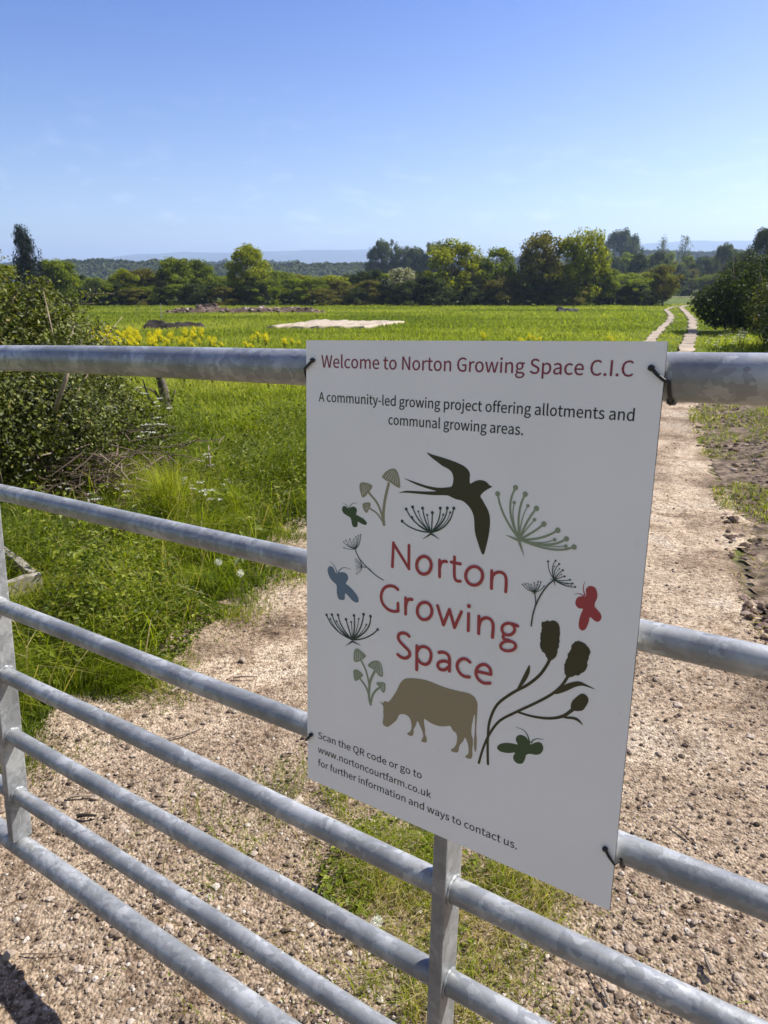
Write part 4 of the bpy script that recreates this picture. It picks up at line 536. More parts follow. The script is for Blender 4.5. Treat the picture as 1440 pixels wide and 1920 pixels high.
def smooth_closed(P, k=3):
    P = np.array(P, float); n = len(P); out = []
    for i in range(n):
        p0, p1, p2, p3 = P[i - 1], P[i], P[(i + 1) % n], P[(i + 2) % n]
        for t in np.arange(k) / k:
            out.append(0.5 * (2 * p1 + (p2 - p0) * t + (2 * p0 - 5 * p1 + 4 * p2 - p3) * t * t + (3 * p1 - p0 - 3 * p2 + p3) * t ** 3))
    return np.array(out)
def smooth_open(P, k=4):
    P = np.array(P, float)
    if len(P) < 3: return P
    E = np.vstack([2 * P[0] - P[1], P, 2 * P[-1] - P[-2]]); out = []
    for i in range(1, len(P)):
        p0, p1, p2, p3 = E[i - 1], E[i], E[i + 1], E[i + 2]
        for t in np.arange(k) / k:
            out.append(0.5 * (2 * p1 + (p2 - p0) * t + (2 * p0 - 5 * p1 + 4 * p2 - p3) * t * t + (3 * p1 - p0 - 3 * p2 + p3) * t ** 3))
    return np.array(out + [P[-1]])
def artwork(name, mk, items):
    V = []; F = []; lift = [0.00030]
    if name == 'mushroom_gills': lift[0] = 0.00055
    def addpoly(Q):
        n0 = len(V); lift[0] += 0.000008
        for q in Q: V.append((q[0] * 1e-4, -lift[0], q[1] * 1e-4))
        for t in tessellate_polygon([[Vector((q[0], q[1], 0)) for q in Q]]): F.append(tuple(n0 + k for k in t))
    for it in items:
        if it[0] == 'P':
            Q = smooth_closed(it[1:], 3)
            if name == 'teasel_print' and len(it) > 17 and len(it) < 22 and True:
                c = Q.mean(0); Q = Q + (Q - c) / (np.linalg.norm(Q - c, axis=1, keepdims=True) + 1e-6) * rng.uniform(-7, 9, (len(Q), 1))
            addpoly(Q)
        elif it[0] == 'D':
            c = np.array(it[2]); r = it[1]; addpoly([c + r * np.array((math.cos(t), math.sin(t))) for t in np.linspace(0, 2 * math.pi, 17)[:-1]])
        else:
            w0, w1 = it[1], it[2]; Q = smooth_open(it[3:]); n = len(Q)
            d = np.gradient(Q, axis=0) if n > 2 else np.array([Q[1] - Q[0]] * 2); d = d / (np.linalg.norm(d, axis=1, keepdims=True) + 1e-9); nn = np.stack([-d[:, 1], d[:, 0]], 1)
            hw = np.linspace(w0, w1, n)[:, None] * 0.5
            n0 = len(V); lift[0] += 0.000008
            for a, b2 in zip(Q + nn * hw, Q - nn * hw): V.append((a[0] * 1e-4, -lift[0], a[1] * 1e-4)); V.append((b2[0] * 1e-4, -lift[0], b2[1] * 1e-4))
            for k in range(n - 1): F.append((n0 + 2 * k, n0 + 2 * k + 1, n0 + 2 * k + 3)); F.append((n0 + 2 * k, n0 + 2 * k + 3, n0 + 2 * k + 2))
            if w1 > 0.6 * w0 and w0 > 8:
                for q, h in ((Q[0], w0), (Q[-1], w1)): addpoly([q + h * 0.5 * np.array((math.cos(t), math.sin(t))) for t in np.linspace(0, 2 * math.pi, 13)[:-1]])
    return mesh_np(name, V, [np.array(F)], M[mk], sign)
for nm, mk, items in ART: artwork(nm, mk, items)
# cords tying the sign to the rails (sign coordinates, metres)
def tie(label, hole, edge, zc, r):
    s = -1 if edge < hole[0] else 1
    b = Bag(); rr = 0.0017
    ex = edge + s * 0.004
    path = [(hole[0] - s * 0.001, 0.001, hole[1] + 0.0005), (hole[0], -0.0022, hole[1]), ((hole[0] * 0.5 + edge * 0.5), -0.0030, (hole[1] * 0.55 + (zc - 0.004) * 0.45)), (edge + s * 0.0005, -0.0024, zc - 0.002)]
    for t in np.linspace(0.15, 4.3, 20):
        path.append((ex + s * 0.004 * t / 6, AX - math.cos(t) * (r + rr * 0.8), zc - math.sin(t) * (r + rr * 0.8)))
    V, F = tube(path, rr, 8); b.add(V, F)
    V, F = rock(0.0034, 3, 1, (1, 1, 1), 0.2); b.add(V + np.array((hole[0], -0.0025, hole[1])), F)
    V, F = rock(0.0042, 5, 1, (1, 1, 1), 0.3); b.add(V + np.array((ex, AX - 0.4 * r, zc - r * 0.95)), F)
    o = b.build('cord_tie', M['cord'], None, smooth=True); o.matrix_world = gate_m
    return tag(o, label, 'cord', 'cords tying the sign to the gate')
tie('black cord at the top left corner of the sign, looped over the top rail', (0.0117, 0.5705), 0.0, 0.562, 0.0228)
tie('black cord at the top right corner of the sign, hanging under the top rail', (0.4085, 0.5705), SW, 0.562, 0.0228)
tie('short black cord beside the words at the lower left edge of the sign', (0.0075, 0.0700), 0.0, 0.0615, 0.0162)
tie('black cord at the lower right edge of the sign, round a thinner rail', (0.4095, 0.0725), SW, 0.0615, 0.0162)

# ------------------------------------------------------------------ stones and sticks on the track
def scatter_track(n, dmax, dmin=0.9, power=1.0):
    d = dmin * (dmax / dmin) ** (rng.uniform(0, 1, n) ** power); a = rng.uniform(-0.66, 0.66, n)
    x = d * np.tan(a); y = d; k = on_track(x, y, 0.2); return x[k], y[k]
proto = [rock(1.0, s, 1, (1, rng.uniform(0.7, 1), rng.uniform(0.45, 0.75)), 0.5) for s in range(8)]
b = Bag()
x, y = scatter_track(46000, 9.0, 0.85)
keep = rng.uniform(0, 1, len(x)) < 0.10 + 0.95 * stony(x, y); x, y = x[keep], y[keep]
s = 0.0023 * np.exp(rng.normal(0, 0.55, len(x))) * (1 + 0.10 * y); s = np.clip(s, 0.0012, 0.0105)
z = np.maximum(trackz(x, y), gz(x, y) + 0.004)
pr = rng.integers(0, 8, len(x)); th = rng.uniform(0, 6.28, len(x))
for q in range(8):
    k = pr == q; V, F = proto[q]; n = k.sum(); c, sn = np.cos(th[k])[:, None], np.sin(th[k])[:, None]
    W_ = np.stack([V[None, :, 0] * c - V[None, :, 1] * sn, V[None, :, 0] * sn + V[None, :, 1] * c, np.broadcast_to(V[None, :, 2], (n, len(V)))], 2) * s[k][:, None, None]
    W_ = W_ + np.stack([x[k], y[k], z[k] + s[k] * 0.25], 1)[:, None, :]
    F2 = (F[0][None] + (np.arange(n) * len(V))[:, None, None]).reshape(-1, 3)
    b.add(W_.reshape(-1, 3), [F2], np.repeat(rng.uniform(0, 1, n) ** 1.3, len(V)))
tag(b.build('gravel', M['stone'], smooth=False), 'small stones and grit strewn over the dirt track', 'gravel', kind='stuff')
# larger single stones
sp_ = []
for q in range(5):
    V, F = rock(1.0, 20 + q, 2, (1, rng.uniform(0.65, 1), rng.uniform(0.4, 0.65)), 0.6); bb = Bag(); bb.add(V, F, rng.uniform(0.55, 0.95)); sp_.append(bb.build('stone', M['stone'], smooth=False))
pts = [(150, 1822), (20, 1800), (300, 1690), (1160, 1600), (1420, 1760), (1390, 1480), (1235, 1425), (420, 1470), (230, 1560), (320, 1750), (560, 1515), (455, 1245), (505, 1180), (1330, 1640), (1350, 1420), (1405, 1390), (1230, 1280), (1300, 1350), (180, 1500), (95, 1690), (700, 1565), (1180, 1790), (1290, 1760), (1380, 1850), (30, 1550), (1270, 1330), (390, 1340), (250, 1445)]
for k, (px, py) in enumerate(pts):
    gx_, gy_ = G(px, py); r = random.uniform(0.007, 0.016)
    o = sp_[k] if k < 5 else sp_[k % 5].copy()
    if k >= 5: link(o)
    o.scale = (r, r, r); o.rotation_euler = (0, 0, random.uniform(0, 6)); o.location = (gx_, gy_, float(trackz(gx_, gy_)) + r * 0.15)
    tag(o, 'pale rounded stone lying loose on the dirt track', 'stone', 'loose stones on the track')
def stick(px, py, ang, L, r, mat, label, name='stick', grp=None):
    gx_, gy_ = G(px, py); b = Bag(); n = 7
    path = [((t - 0.5) * L, 0.05 * L * math.sin(t * 4 + px), r * 1.2 + 0.004 * math.sin(t * 3)) for t in np.linspace(0, 1, n)]
    V, F = tube(path, [r * (1 - 0.5 * t) for t in np.linspace(0, 1, n)], 7); b.add(V, F, rng.uniform(0.2, 0.9))
    o = b.build(name, mat); o.location = (gx_, gy_, float(trackz(gx_, gy_)) + 0.003); o.rotation_euler = (0, 0, ang)
    return tag(o, label, 'stick', grp)
GS = 'dry sticks on the track'
stick(1273, 1575, 1.9, 0.055, 0.0032, M['twig'], 'short dark stick standing out on the track right of the sign', 'stick', GS)
stick(1122, 1862, 1.75, 0.075, 0.003, M['palebark'], 'reddish straight stick under the lower right rail', 'stick', GS)
stick(1325, 1835, 1.5, 0.035, 0.008, M['palebark'], 'stubby pale cut end of wood below the lower right rail', 'stick', GS)
stick(152, 1500, 0.25, 0.07, 0.004, M['palebark'], 'pale stick behind the left upright, lying level', 'stick', GS)
stick(460, 1278, 0.2, 0.085, 0.004, M['twig'], 'dark grey stick lying beside the grass edge, left of the sign', 'stick', GS)
stick(335, 1385, 0.6, 0.15, 0.004, M['palebark'], 'long slanting pale stick between the fourth and fifth rails', 'stick', GS)
stick(165, 1540, 0.1, 0.05, 0.006, M['heap'], 'thick dark bit of bark near the left upright', 'stick', GS)
stick(90, 1797, 0.12, 0.11, 0.0016, M['twig'], 'thin wiry twig below the bottom rail at the lower left', 'stick', GS)
stick(120, 1842, -0.4, 0.03, 0.003, M['twig'], 'tiny dark twig in the gravel at the lower left corner', 'stick', GS)
stick(345, 1300, 0.7, 0.09, 0.005, M['palebark'], 'bleached stick at the tip of the grass verge', 'stick', GS)
stick(150, 1630, 0.7, 0.08, 0.002, M['straw'], 'curved straw coloured stalk by the bottom rail', 'stick', GS)
# ------------------------------------------------------------------ grass
def polar(n, d0, d1, amin=-0.70, amax=0.72, power=1.0):
    d = d0 * (d1 / d0) ** (rng.uniform(0, 1, n) ** power); a = rng.uniform(amin, amax, n); return d * np.tan(a), d
HEDGE_D = lambda x, y: seg_d(x, y, [(-6, 3.9), (-3.1, 4.6), (-2.7, 5.6), (-3.5, 8)])
def verge_sd(x, y):
    d = seg_d(x, y, P_LEFT); t = inside(x, y, TRACK)
    return np.where(t, -d, d) + 0.34 * (fbm(x * 2.4, y * 2.4, 31, 4) - 0.5)
XL = lambda y: np.interp(y, [p[1] for p in P_LEFT], [p[0] for p in P_LEFT])
ss = lambda a, b_, v: (lambda t: t * t * (3 - 2 * t))(np.clip((v - a) / (b_ - a), 0, 1))
def near_grass():
    b = Bag()
    x, y = polar(520000, 1.6, 10.0, -0.70, 0.60, 1.25)
    k = x < XL(y) + 0.7; x, y = x[k], y[k]
    sd = verge_sd(x, y)
    clump = fbm(x * 3.1, y * 3.1, 41, 3); patch = fbm(x * 0.8, y * 0.8, 43, 2); tuft = fbm(x * 7, y * 7, 44, 2)
    keep = rng.uniform(0, 1, len(x)) < ss(-0.16, 0.16, sd) * (0.30 + 0.9 * clump) * (0.5 + tuft)
    x, y, sd, clump, patch, tuft = x[keep], y[keep], sd[keep], clump[keep], patch[keep], tuft[keep]
    n = len(x)
    tus = fbm(x * 2.0, y * 2.0, 46, 2) ** 1.5 * 1.9
    H = (0.03 + 0.46 * clump * tuft * 1.6 * tus) * (0.22 + 0.78 * ss(-0.12, 0.55, sd)) * (1 - 0.45 * np.clip((y - 4.5) / 4, 0, 1)) * rng.uniform(0.45, 1.25, n)
    Wd = rng.uniform(0.0014, 0.0038, n) * (0.75 + 0.17 * y)
    ang = rng.uniform(0, 6.28, n) * 0.45 + 6.28 * fbm(x * 1.5, y * 1.5, 47, 2) * 2
    lean = rng.uniform(0.15, 1.1, n)
    tint = np.clip(0.38 + 0.9 * (patch - 0.5) + 0.55 * (tuft - 0.5) + 0.3 * (tus - 0.7) + rng.normal(0, 0.15, n), 0, 0.84)
    dry = rng.uniform(0, 1, n) < 0.03 + 0.22 * np.clip(1 - sd / 0.10, 0, 1); tint[dry] = rng.uniform(0.85, 1, dry.sum())
    V, F = blades(np.stack([x, y, gz(x, y)], 1), H, Wd, ang, lean); b.add(V, F, np.repeat(tint, 5))
    # scattered tall bright blades and dry seed stalks standing over the rest
    n = 5000; x, y = polar(n, 1.8, 7.5, -0.7, 0.2); k = (verge_sd(x, y) > 0.15) & (x < XL(y)); x, y = x[k], y[k]; n = len(x)
    tint = np.where(rng.uniform(0, 1, n) < 0.35, rng.uniform(0.86, 1, n), rng.uniform(0.6, 0.84, n))
    V, F = blades(np.stack([x, y, gz(x, y)], 1), rng.uniform(0.18, 0.40, n) * (1 - 0.4 * np.clip((y - 4) / 4, 0, 1)), rng.uniform(0.003, 0.0062, n), rng.uniform(0, 6.28, n), rng.uniform(0.3, 1.3, n)); b.add(V, F, np.repeat(tint, 5))
    return tag(b.build('verge_grass', M['grass']), 'long lush green grass on the verge left of the track', 'grass', kind='stuff')
near_grass()
def near_weeds():
    b = Bag()
    x, y = polar(120000, 1.8, 7.5, -0.72, 0.2)
    sd = verge_sd(x, y); cl = fbm(x * 1.9, y * 1.9, 51, 4)
    k = (sd > 0.08) & (cl > 0.50) & (x < XL(y)); x, y, sd, cl = x[k], y[k], sd[k], cl[k]; n = len(x)
    z = gz(x, y) + rng.uniform(0.05, 1, n) ** 0.7 * (0.08 + 2.0 * (cl - 0.5)) * ss(0, 0.5, sd) * (0.5 + fbm(x * 6, y * 6, 53, 2))
    D = rdir(n); D[:, 2] *= 0.45; D = unit(D); N = rdir(n) * 0.8; N[:, 2] += 0.9; N = unit(N)
    L = rng.uniform(0.007, 0.026, n) * (1 + 0.06 * y)
    V, F = leaves(np.stack([x, y, z], 1), D, N, L, L * rng.uniform(0.35, 0.75, n))
    b.add(V, F, np.repeat(np.clip(rng.normal(0.5, 0.22, n) + 0.8 * (cl - 0.6), 0, 1), 4))
    for q in range(150):
        x0, y0 = polar(1, 1.9, 6.5, -0.68, 0.1)
        if verge_sd(x0, y0)[0] < 0.15 or x0[0] > XL(y0)[0]: continue
        m_ = rng.integers(7, 20); hh = rng.uniform(0.08, 0.38); t = rng.uniform(0, 6.28, m_); rr = rng.uniform(0.01, 0.10, m_); hz = rng.uniform(0.25, 1, m_) * hh
        D = unit(np.stack([np.cos(t), np.sin(t), rng.uniform(-0.5, 0.5, m_)], 1)); l_ = rng.uniform(0.03, 0.085, m_) * (0.7 + 0.06 * y0[0])
        C = np.stack([x0[0] + np.cos(t) * rr, y0[0] + np.sin(t) * rr, gz(x0, y0)[0] + hz], 1); N = unit(rdir(m_) * 0.5 + np.array((0, 0, 1.0)))
        V, F = leaves(C, D, N, l_, l_ * rng.uniform(0.3, 0.55)); b.add(V, F, np.repeat(np.clip(rng.normal(0.62, 0.2, m_), 0, 1), 4))
    return tag(b.build('verge_weeds', M['weed']), 'small broad weed leaves mixed through the verge grass', 'weeds', kind='stuff')
near_weeds()
def field_grass():
    b = Bag()
    x, y = polar(330000, 7.0, 84.0, -0.68, 0.62, 0.85)
    k = ~on_track(x, y, 0.15) & (seg_d(x, y, RUT_L) > 0.15 * (0.25 + 1.3 * fbm(x * 1.7, y * 1.7, 59, 3))) & (seg_d(x, y, RUT_R) > 0.18 * (0.25 + 1.3 * fbm(x * 1.7, y * 1.7, 60, 3))) & ~(right_soil(x, y) & (rng.uniform(0, 1, len(x)) < 0.93)); x, y = x[k], y[k]
    cl = fbm(x * 1.1, y * 1.1, 57, 3); big = fbm(x * 0.12, y * 0.25, 58, 3)
    k = rng.uniform(0, 1, len(x)) < 0.45 + 0.9 * cl; x, y, cl, big = x[k], y[k], cl[k], big[k]; n = len(x)
    near_rut = np.minimum(seg_d(x, y, RUT_L), seg_d(x, y, RUT_R))
    H = (0.06 + 0.19 * cl) * rng.uniform(0.6, 1.2, n) * np.clip(0.35 + near_rut * 0.5, 0, 1); Wd = rng.uniform(0.5, 1.0, n) * (0.006 + 0.00125 * y)
    V, F = blades(np.stack([x, y, gz(x, y) - 0.01], 1), H, Wd, rng.uniform(0, 6.28, n), rng.uniform(0.1, 0.9, n))
    b.add(V, F, np.repeat(np.clip(0.5 + 1.2 * (big - 0.5) + rng.normal(0, 0.17, n), 0, 1), 5))
    return tag(b.build('field_grass', M['field']), 'green meadow grass covering the flat field', 'grass', kind='stuff')
field_grass()
def weed_patch():
    b = Bag()
    n = 13000; x = rng.normal(0.08, 0.24, n); y = rng.normal(1.32, 0.24, n)
    k = (fbm(x * 5, y * 5, 77, 3) > 0.53 - 0.10 * np.exp(-((x - 0.05) ** 2 + (y - 1.3) ** 2) / 0.05)) & (y > 0.9) & (y < 1.75); x, y = x[k], y[k]; n = len(x)
    H = rng.uniform(0.015, 0.15, n) * (0.15 + 1.5 * fbm(x * 6, y * 6, 79, 3) ** 2); tint = np.clip(rng.normal(0.68, 0.16, n) + 0.7 * (fbm(x * 5, y * 5, 78, 2) - 0.45), 0, 1)
    V, F = blades(np.stack([x, y, trackz(x, y) - 0.004], 1), H, rng.uniform(0.001, 0.0026, n), rng.uniform(0, 6.28, n), rng.uniform(0.3, 1.5, n)); b.add(V, F, np.repeat(tint, 5))
    n = 700; x = rng.normal(0.08, 0.2, n); y = rng.normal(1.32, 0.2, n); k = (y > 0.9) & (y < 1.75); x, y = x[k], y[k]; n = len(x)
    V, F = blades(np.stack([x, y, trackz(x, y)], 1), rng.uniform(0.02, 0.05, n), rng.uniform(0.0012, 0.0028, n), rng.uniform(0, 6.28, n), rng.uniform(1.2, 3.0, n)); b.add(V, F, np.repeat(rng.uniform(0.86, 1, n), 5))
    return tag(b.build('track_grass', M['grass']), 'thin yellowing grass growing in the middle of the track under the sign', 'grass', kind='stuff')
weed_patch()
def patch_leaves():
    b = Bag()
    n = 5000; x = rng.normal(0.07, 0.21, n); y = rng.normal(1.34, 0.2, n)
    k = (fbm(x * 7, y * 7, 87, 3) > 0.52) & (y > 0.9) & (y < 1.75); x, y = x[k], y[k]; n = len(x)
    D = rdir(n); D[:, 2] *= 0.3; D = unit(D); N = rdir(n) * 0.5; N[:, 2] += 1; N = unit(N); L = np.where(np.hypot(x - 0.06, y - 1.32) < 0.22, rng.uniform(0.006, 0.026, n), rng.uniform(0.005, 0.011, n))
    V, F = leaves(np.stack([x, y, trackz(x, y) + rng.uniform(0.002, 0.03, n)], 1), D, N, L, L * rng.uniform(0.3, 0.7, n)); b.add(V, F, np.repeat(rng.uniform(0.35, 1, n), 4))
    return tag(b.build('track_weeds', M['weed']), 'low leafy weeds growing in the middle of the track under the sign', 'weeds', kind='stuff')
patch_leaves()
def right_bank():
    b = Bag()
    n = 60000; x, y = polar(n, 2.2, 12, 0.25, 0.62)
    pt = fbm(x * 1.7, y * 1.7, 81, 4)
    k = right_soil(x, y) & (pt > 0.55); x, y, pt = x[k], y[k], pt[k]; n = len(x)
    H = rng.uniform(0.012, 0.075, n) * (0.4 + 4.5 * (pt - 0.53)); tint = np.clip(rng.normal(0.5, 0.2, n), 0, 0.84); dry = rng.uniform(0, 1, n) < 0.3; tint[dry] = rng.uniform(0.85, 1, dry.sum())
    V, F = blades(np.stack([x, y, BANKZ(x, y) - 0.004], 1), H, rng.uniform(0.002, 0.005, n) * (0.8 + 0.13 * y), rng.uniform(0, 6.28, n), rng.uniform(0.4, 1.7, n)); b.add(V, F, np.repeat(tint, 5))
    n = 2600; x, y = polar(n, 2.2, 12, 0.25, 0.62); k = right_soil(x, y); x, y = x[k], y[k]; n = len(x)
    V, F = blades(np.stack([x, y, BANKZ(x, y)], 1), rng.uniform(0.02, 0.05, n), rng.uniform(0.003, 0.006, n), rng.uniform(0, 6.28, n), rng.uniform(2.0, 4.5, n)); b.add(V, F, np.repeat(rng.uniform(0.86, 1, n), 5))
    tag(b.build('bank_grass', M['grass']), 'patchy rough grass on the bare bank right of the track', 'grass', kind='stuff')
    b = Bag()
    n = 9000; x, y = polar(n, 2.2, 12, 0.25, 0.62); k = right_soil(x, y) & (fbm(x * 1.6, y * 1.6, 82, 3) > 0.50); x, y = x[k], y[k]; zb = BANKZ(x, y)
    for q in range(len(x)):
        V, F = proto[q % 8]; s = min(0.034, 0.006 * math.exp(rng.normal(0, 0.7)) * (1 + 0.10 * y[q])); th = rng.uniform(0, 6.28); c, sn = math.cos(th), math.sin(th)
        W_ = np.stack([V[:, 0] * c - V[:, 1] * sn, V[:, 0] * sn + V[:, 1] * c, V[:, 2]], 1) * s + np.array((x[q], y[q], zb[q] + s * 0.1)); b.add(W_, F, rng.uniform(0.25, 0.92))
    tag(b.build('earth_clods', M['rubble']), 'brown clods of earth and dead matter on the bank right of the track', 'earth', kind='stuff')
right_bank()
# ------------------------------------------------------------------ plants with flowers
def blob_leaves(b, cs, n, L, mat_t=(0.5, 0.2), shell=0.55, gap=0.45, seed=1, flat=0.0, gs=1.0):
    """leaves through a union of ellipsoids (cx,cy,cz,rx,ry,rz), thinned in clumps"""
    vol = np.array([c[3] * c[4] + c[4] * c[5] + c[3] * c[5] for c in cs]); vol = vol / vol.sum()
    w_ = rng.choice(len(cs), n, p=vol); C = np.array(cs)[w_]
    d = rdir(n); r = rng.uniform(shell, 1.0, n) ** 0.6 * rng.normal(1, 0.05, n)
    P = C[:, :3] + d * C[:, 3:] * r[:, None]
    nz = fbm(P[:, 0] * gs + P[:, 2] * 0.9 * gs, P[:, 1] * gs - P[:, 2] * 1.2 * gs, seed, 3)
    k = (nz + rng.uniform(-0.10, 0.10, n) > gap - 0.04) & (P[:, 2] > gz(P[:, 0], P[:, 1]) + 0.01); P, d, nz = P[k], d[k], nz[k]; n = len(P)
    D = rdir(n); N = unit(d * 0.8 + rdir(n) * 0.9 + np.array((0, 0, 0.5))); D = unit(D - N * (D * N).sum(1, keepdims=True))
    l_ = rng.uniform(0.6, 1.3, n) * L
    V, F = leaves(P, D, N, l_, l_ * rng.uniform(0.5, 0.8, n)); b.add(V, F, np.repeat(np.clip(rng.normal(mat_t[0], mat_t[1], n), 0, 1), 4))
def cow_parsley(x, y, h, label, grp, first=[None]):
    z = float(gz(x, y))
    if first[0] is None:
        r = empty('cow_parsley', (x, y, z)); b = Bag()
        for (ax, ay, hh) in ((0.02, 0.01, 1.0), (0.14, 0.05, 0.85), (-0.12, 0.08, 0.78), (0.05, -0.14, 0.9)):
            fb = Bag()
            V, F = tube([(0, 0, 0), (ax * 0.3, ay * 0.3, hh * 0.5), (ax, ay, hh)], [0.008, 0.006, 0.004], 5); b.add(V, F, 0.4)
            for q in range(9):
                t = rng.uniform(0, 6.28); rr = 0.075 * math.sqrt(rng.uniform(0, 1)); c = np.array((ax + rr * math.cos(t), ay + rr * math.sin(t), hh + 0.03 + rng.uniform(0, 0.012)))
                V, F = tube([(ax, ay, hh), tuple(c)], 0.0015, 3); b.add(V, F, 0.5)
                n = 8; C = c + rng.normal(0, 0.010, (n, 3)) * np.array((1, 1, 0.3)); N = unit(np.array((0, 0, 1.0)) + rng.normal(0, 0.3, (n, 3))); D = rdir(n); D = unit(D - N * (D * N).sum(1, keepdims=True))
                V, F = leaves(C, D, N, 0.016, 0.014, 0.1); fb.add(V, F, rng.uniform(0, 1))
            fb.build('flower_head', M['petal'], r)
        n = 70; C = np.stack([rng.normal(0, 0.10, n), rng.normal(0, 0.10, n), rng.uniform(0.1, 0.65, n)], 1); V, F = leaves(C, rdir(n), unit(rdir(n) + np.array((0, 0, 1.0))), 0.05, 0.02); b.add(V, F, np.repeat(rng.uniform(0.3, 0.9, n), 4))
        b.build('stem', M['weed'], r); r.scale = (h, h, h); first[0] = r
    else: r = dup(first[0], (x, y, z), random.uniform(0, 6), (h * random.uniform(0.9, 1.1),) * 2 + (h,))
    return tag(r, label, 'wildflower', grp)
for px, py, h in ((282, 905, 0.42), (300, 880, 0.40), (262, 840, 0.42), (382, 1000, 0.30), (405, 1010, 0.28), (355, 960, 0.22), (130, 965, 0.2), (395, 935, 0.3), (268, 815, 0.45), (310, 835, 0.42), (240, 985, 0.25), (430, 965, 0.22), (180, 1010, 0.26), (60, 960, 0.3)):
    x, y = G(px, py); cow_parsley(x, y, h, 'cow parsley with flat white flower heads in the verge beside the left hedge', 'cow parsley in the verge')
for k in range(26):
    px = random.uniform(330, 1000); x, y = G(px, random.uniform(722, 742)); cow_parsley(x, y, random.uniform(0.32, 0.46), 'small white flowers in the field just below the top rail', 'white flowers in the field')
for k in range(14):
    x, y = G(random.uniform(1325, 1440), random.uniform(650, 690)); cow_parsley(x, y, random.uniform(0.35, 0.6), 'cow parsley growing at the foot of the right hand bush', 'cow parsley under the right bush')
def rape(x, y, h, label, grp, first=[None]):
    z = float(gz(x, y))
    if first[0] is None:
        r = empty('yellow_wildflower', (x, y, z)); b = Bag()
        for q in range(7):
            fb = Bag(); t = q * 0.9; a = np.array((0.16 * math.cos(t) * (q > 0), 0.16 * math.sin(t) * (q > 0), 1 - 0.05 * q)); V, F = tube([(0, 0, 0), tuple(a * (0.4, 0.4, 0.6)), tuple(a)], [0.012, 0.008, 0.004], 4); b.add(V, F, 0.5)
            n = 26; C = a + rng.normal(0, 1, (n, 3)) * np.array((0.045, 0.045, 0.075)); V, F = leaves(C, rdir(n), unit(rdir(n) + np.array((0, 0, 0.8))), 0.062, 0.062, 0.1); fb.add(V, F, np.repeat(rng.uniform(0, 1, n), 4)); fb.build('flower_head', M['yellow'], r)
        n = 60; C = np.stack([rng.normal(0, 0.11, n), rng.normal(0, 0.11, n), rng.uniform(0.05, 0.7, n)], 1); V, F = leaves(C, rdir(n), unit(rdir(n) + np.array((0, 0, 0.6))), 0.12, 0.04); b.add(V, F, np.repeat(rng.uniform(0.4, 1, n), 4))
        b.build('stem', M['weed'], r); r.scale = (h, h, h); first[0] = r
    else: r = dup(first[0], (x, y, z), random.uniform(0, 6), (h, h, h * random.uniform(0.85, 1.1)))
    return tag(r, label, 'wildflower', grp)
for (x0, x1, n, y0, y1) in ((150, 260, 46, 638, 664), (258, 385, 40, 636, 664), (170, 250, 24, 628, 645), (455, 500, 8, 645, 668), (395, 430, 4, 650, 665), (520, 560, 4, 650, 665)):
    for k in range(n):
        x, y = G(random.uniform(x0, x1), random.uniform(y0, y1)); rape(x, y, random.uniform(0.2, 0.37), 'yellow flowering weed in the field behind the left part of the top rail', 'yellow flowers left of the sign')
for px in (905, 975, 990, 1000, 1010, 1140, 1148, 1160, 1195, 850, 730):
    x, y = G(px, random.uniform(650, 670)); rape(x, y, random.uniform(0.2, 0.34), 'yellow flowering weed showing just over the top edge of the sign', 'yellow flowers behind the sign')
def clock(px, py, h, label, r=0.016):
    x, y = G(px, py); e_ = empty('dandelion_clock', (x, y, float(gz(x, y)))); b = Bag(); V, F = tube([(0, 0, 0), (0.01, 0.0, h * 0.6), (0.005, 0.004, h)], 0.0017, 6); b.add(V, F, 0.7); b.build('stem', M['weed'], e_)
    fb = Bag(); n = 170; d = rdir(n); c0 = np.array((0.005, 0.004, h + r * 0.7)); V, F = leaves(c0 + d * r * 0.55, d, rdir(n), r * 0.95, r * 0.08, 0.05); fb.add(V, F, 0.7)
    V, F = leaves(c0 + d * r * rng.uniform(0.9, 1.05, (n, 1)), unit(rdir(n) + d * 0.3), rdir(n), r * 0.30, r * 0.09, 0.05); fb.add(V, F, np.repeat(rng.uniform(0.2, 1, n), 4)); fb.build('seed_head', M['petal'], e_)
    return tag(e_, label, 'dandelion', 'dandelion clocks')
clock(412, 1120, 0.16, 'left one of two fluffy white dandelion clocks at the verge edge', 0.017); clock(452, 1130, 0.13, 'right one of two fluffy white dandelion clocks at the verge edge', 0.017)
clock(702, 1770, 0.05, 'fluffy dandelion clock in the weeds under the sign', 0.013)

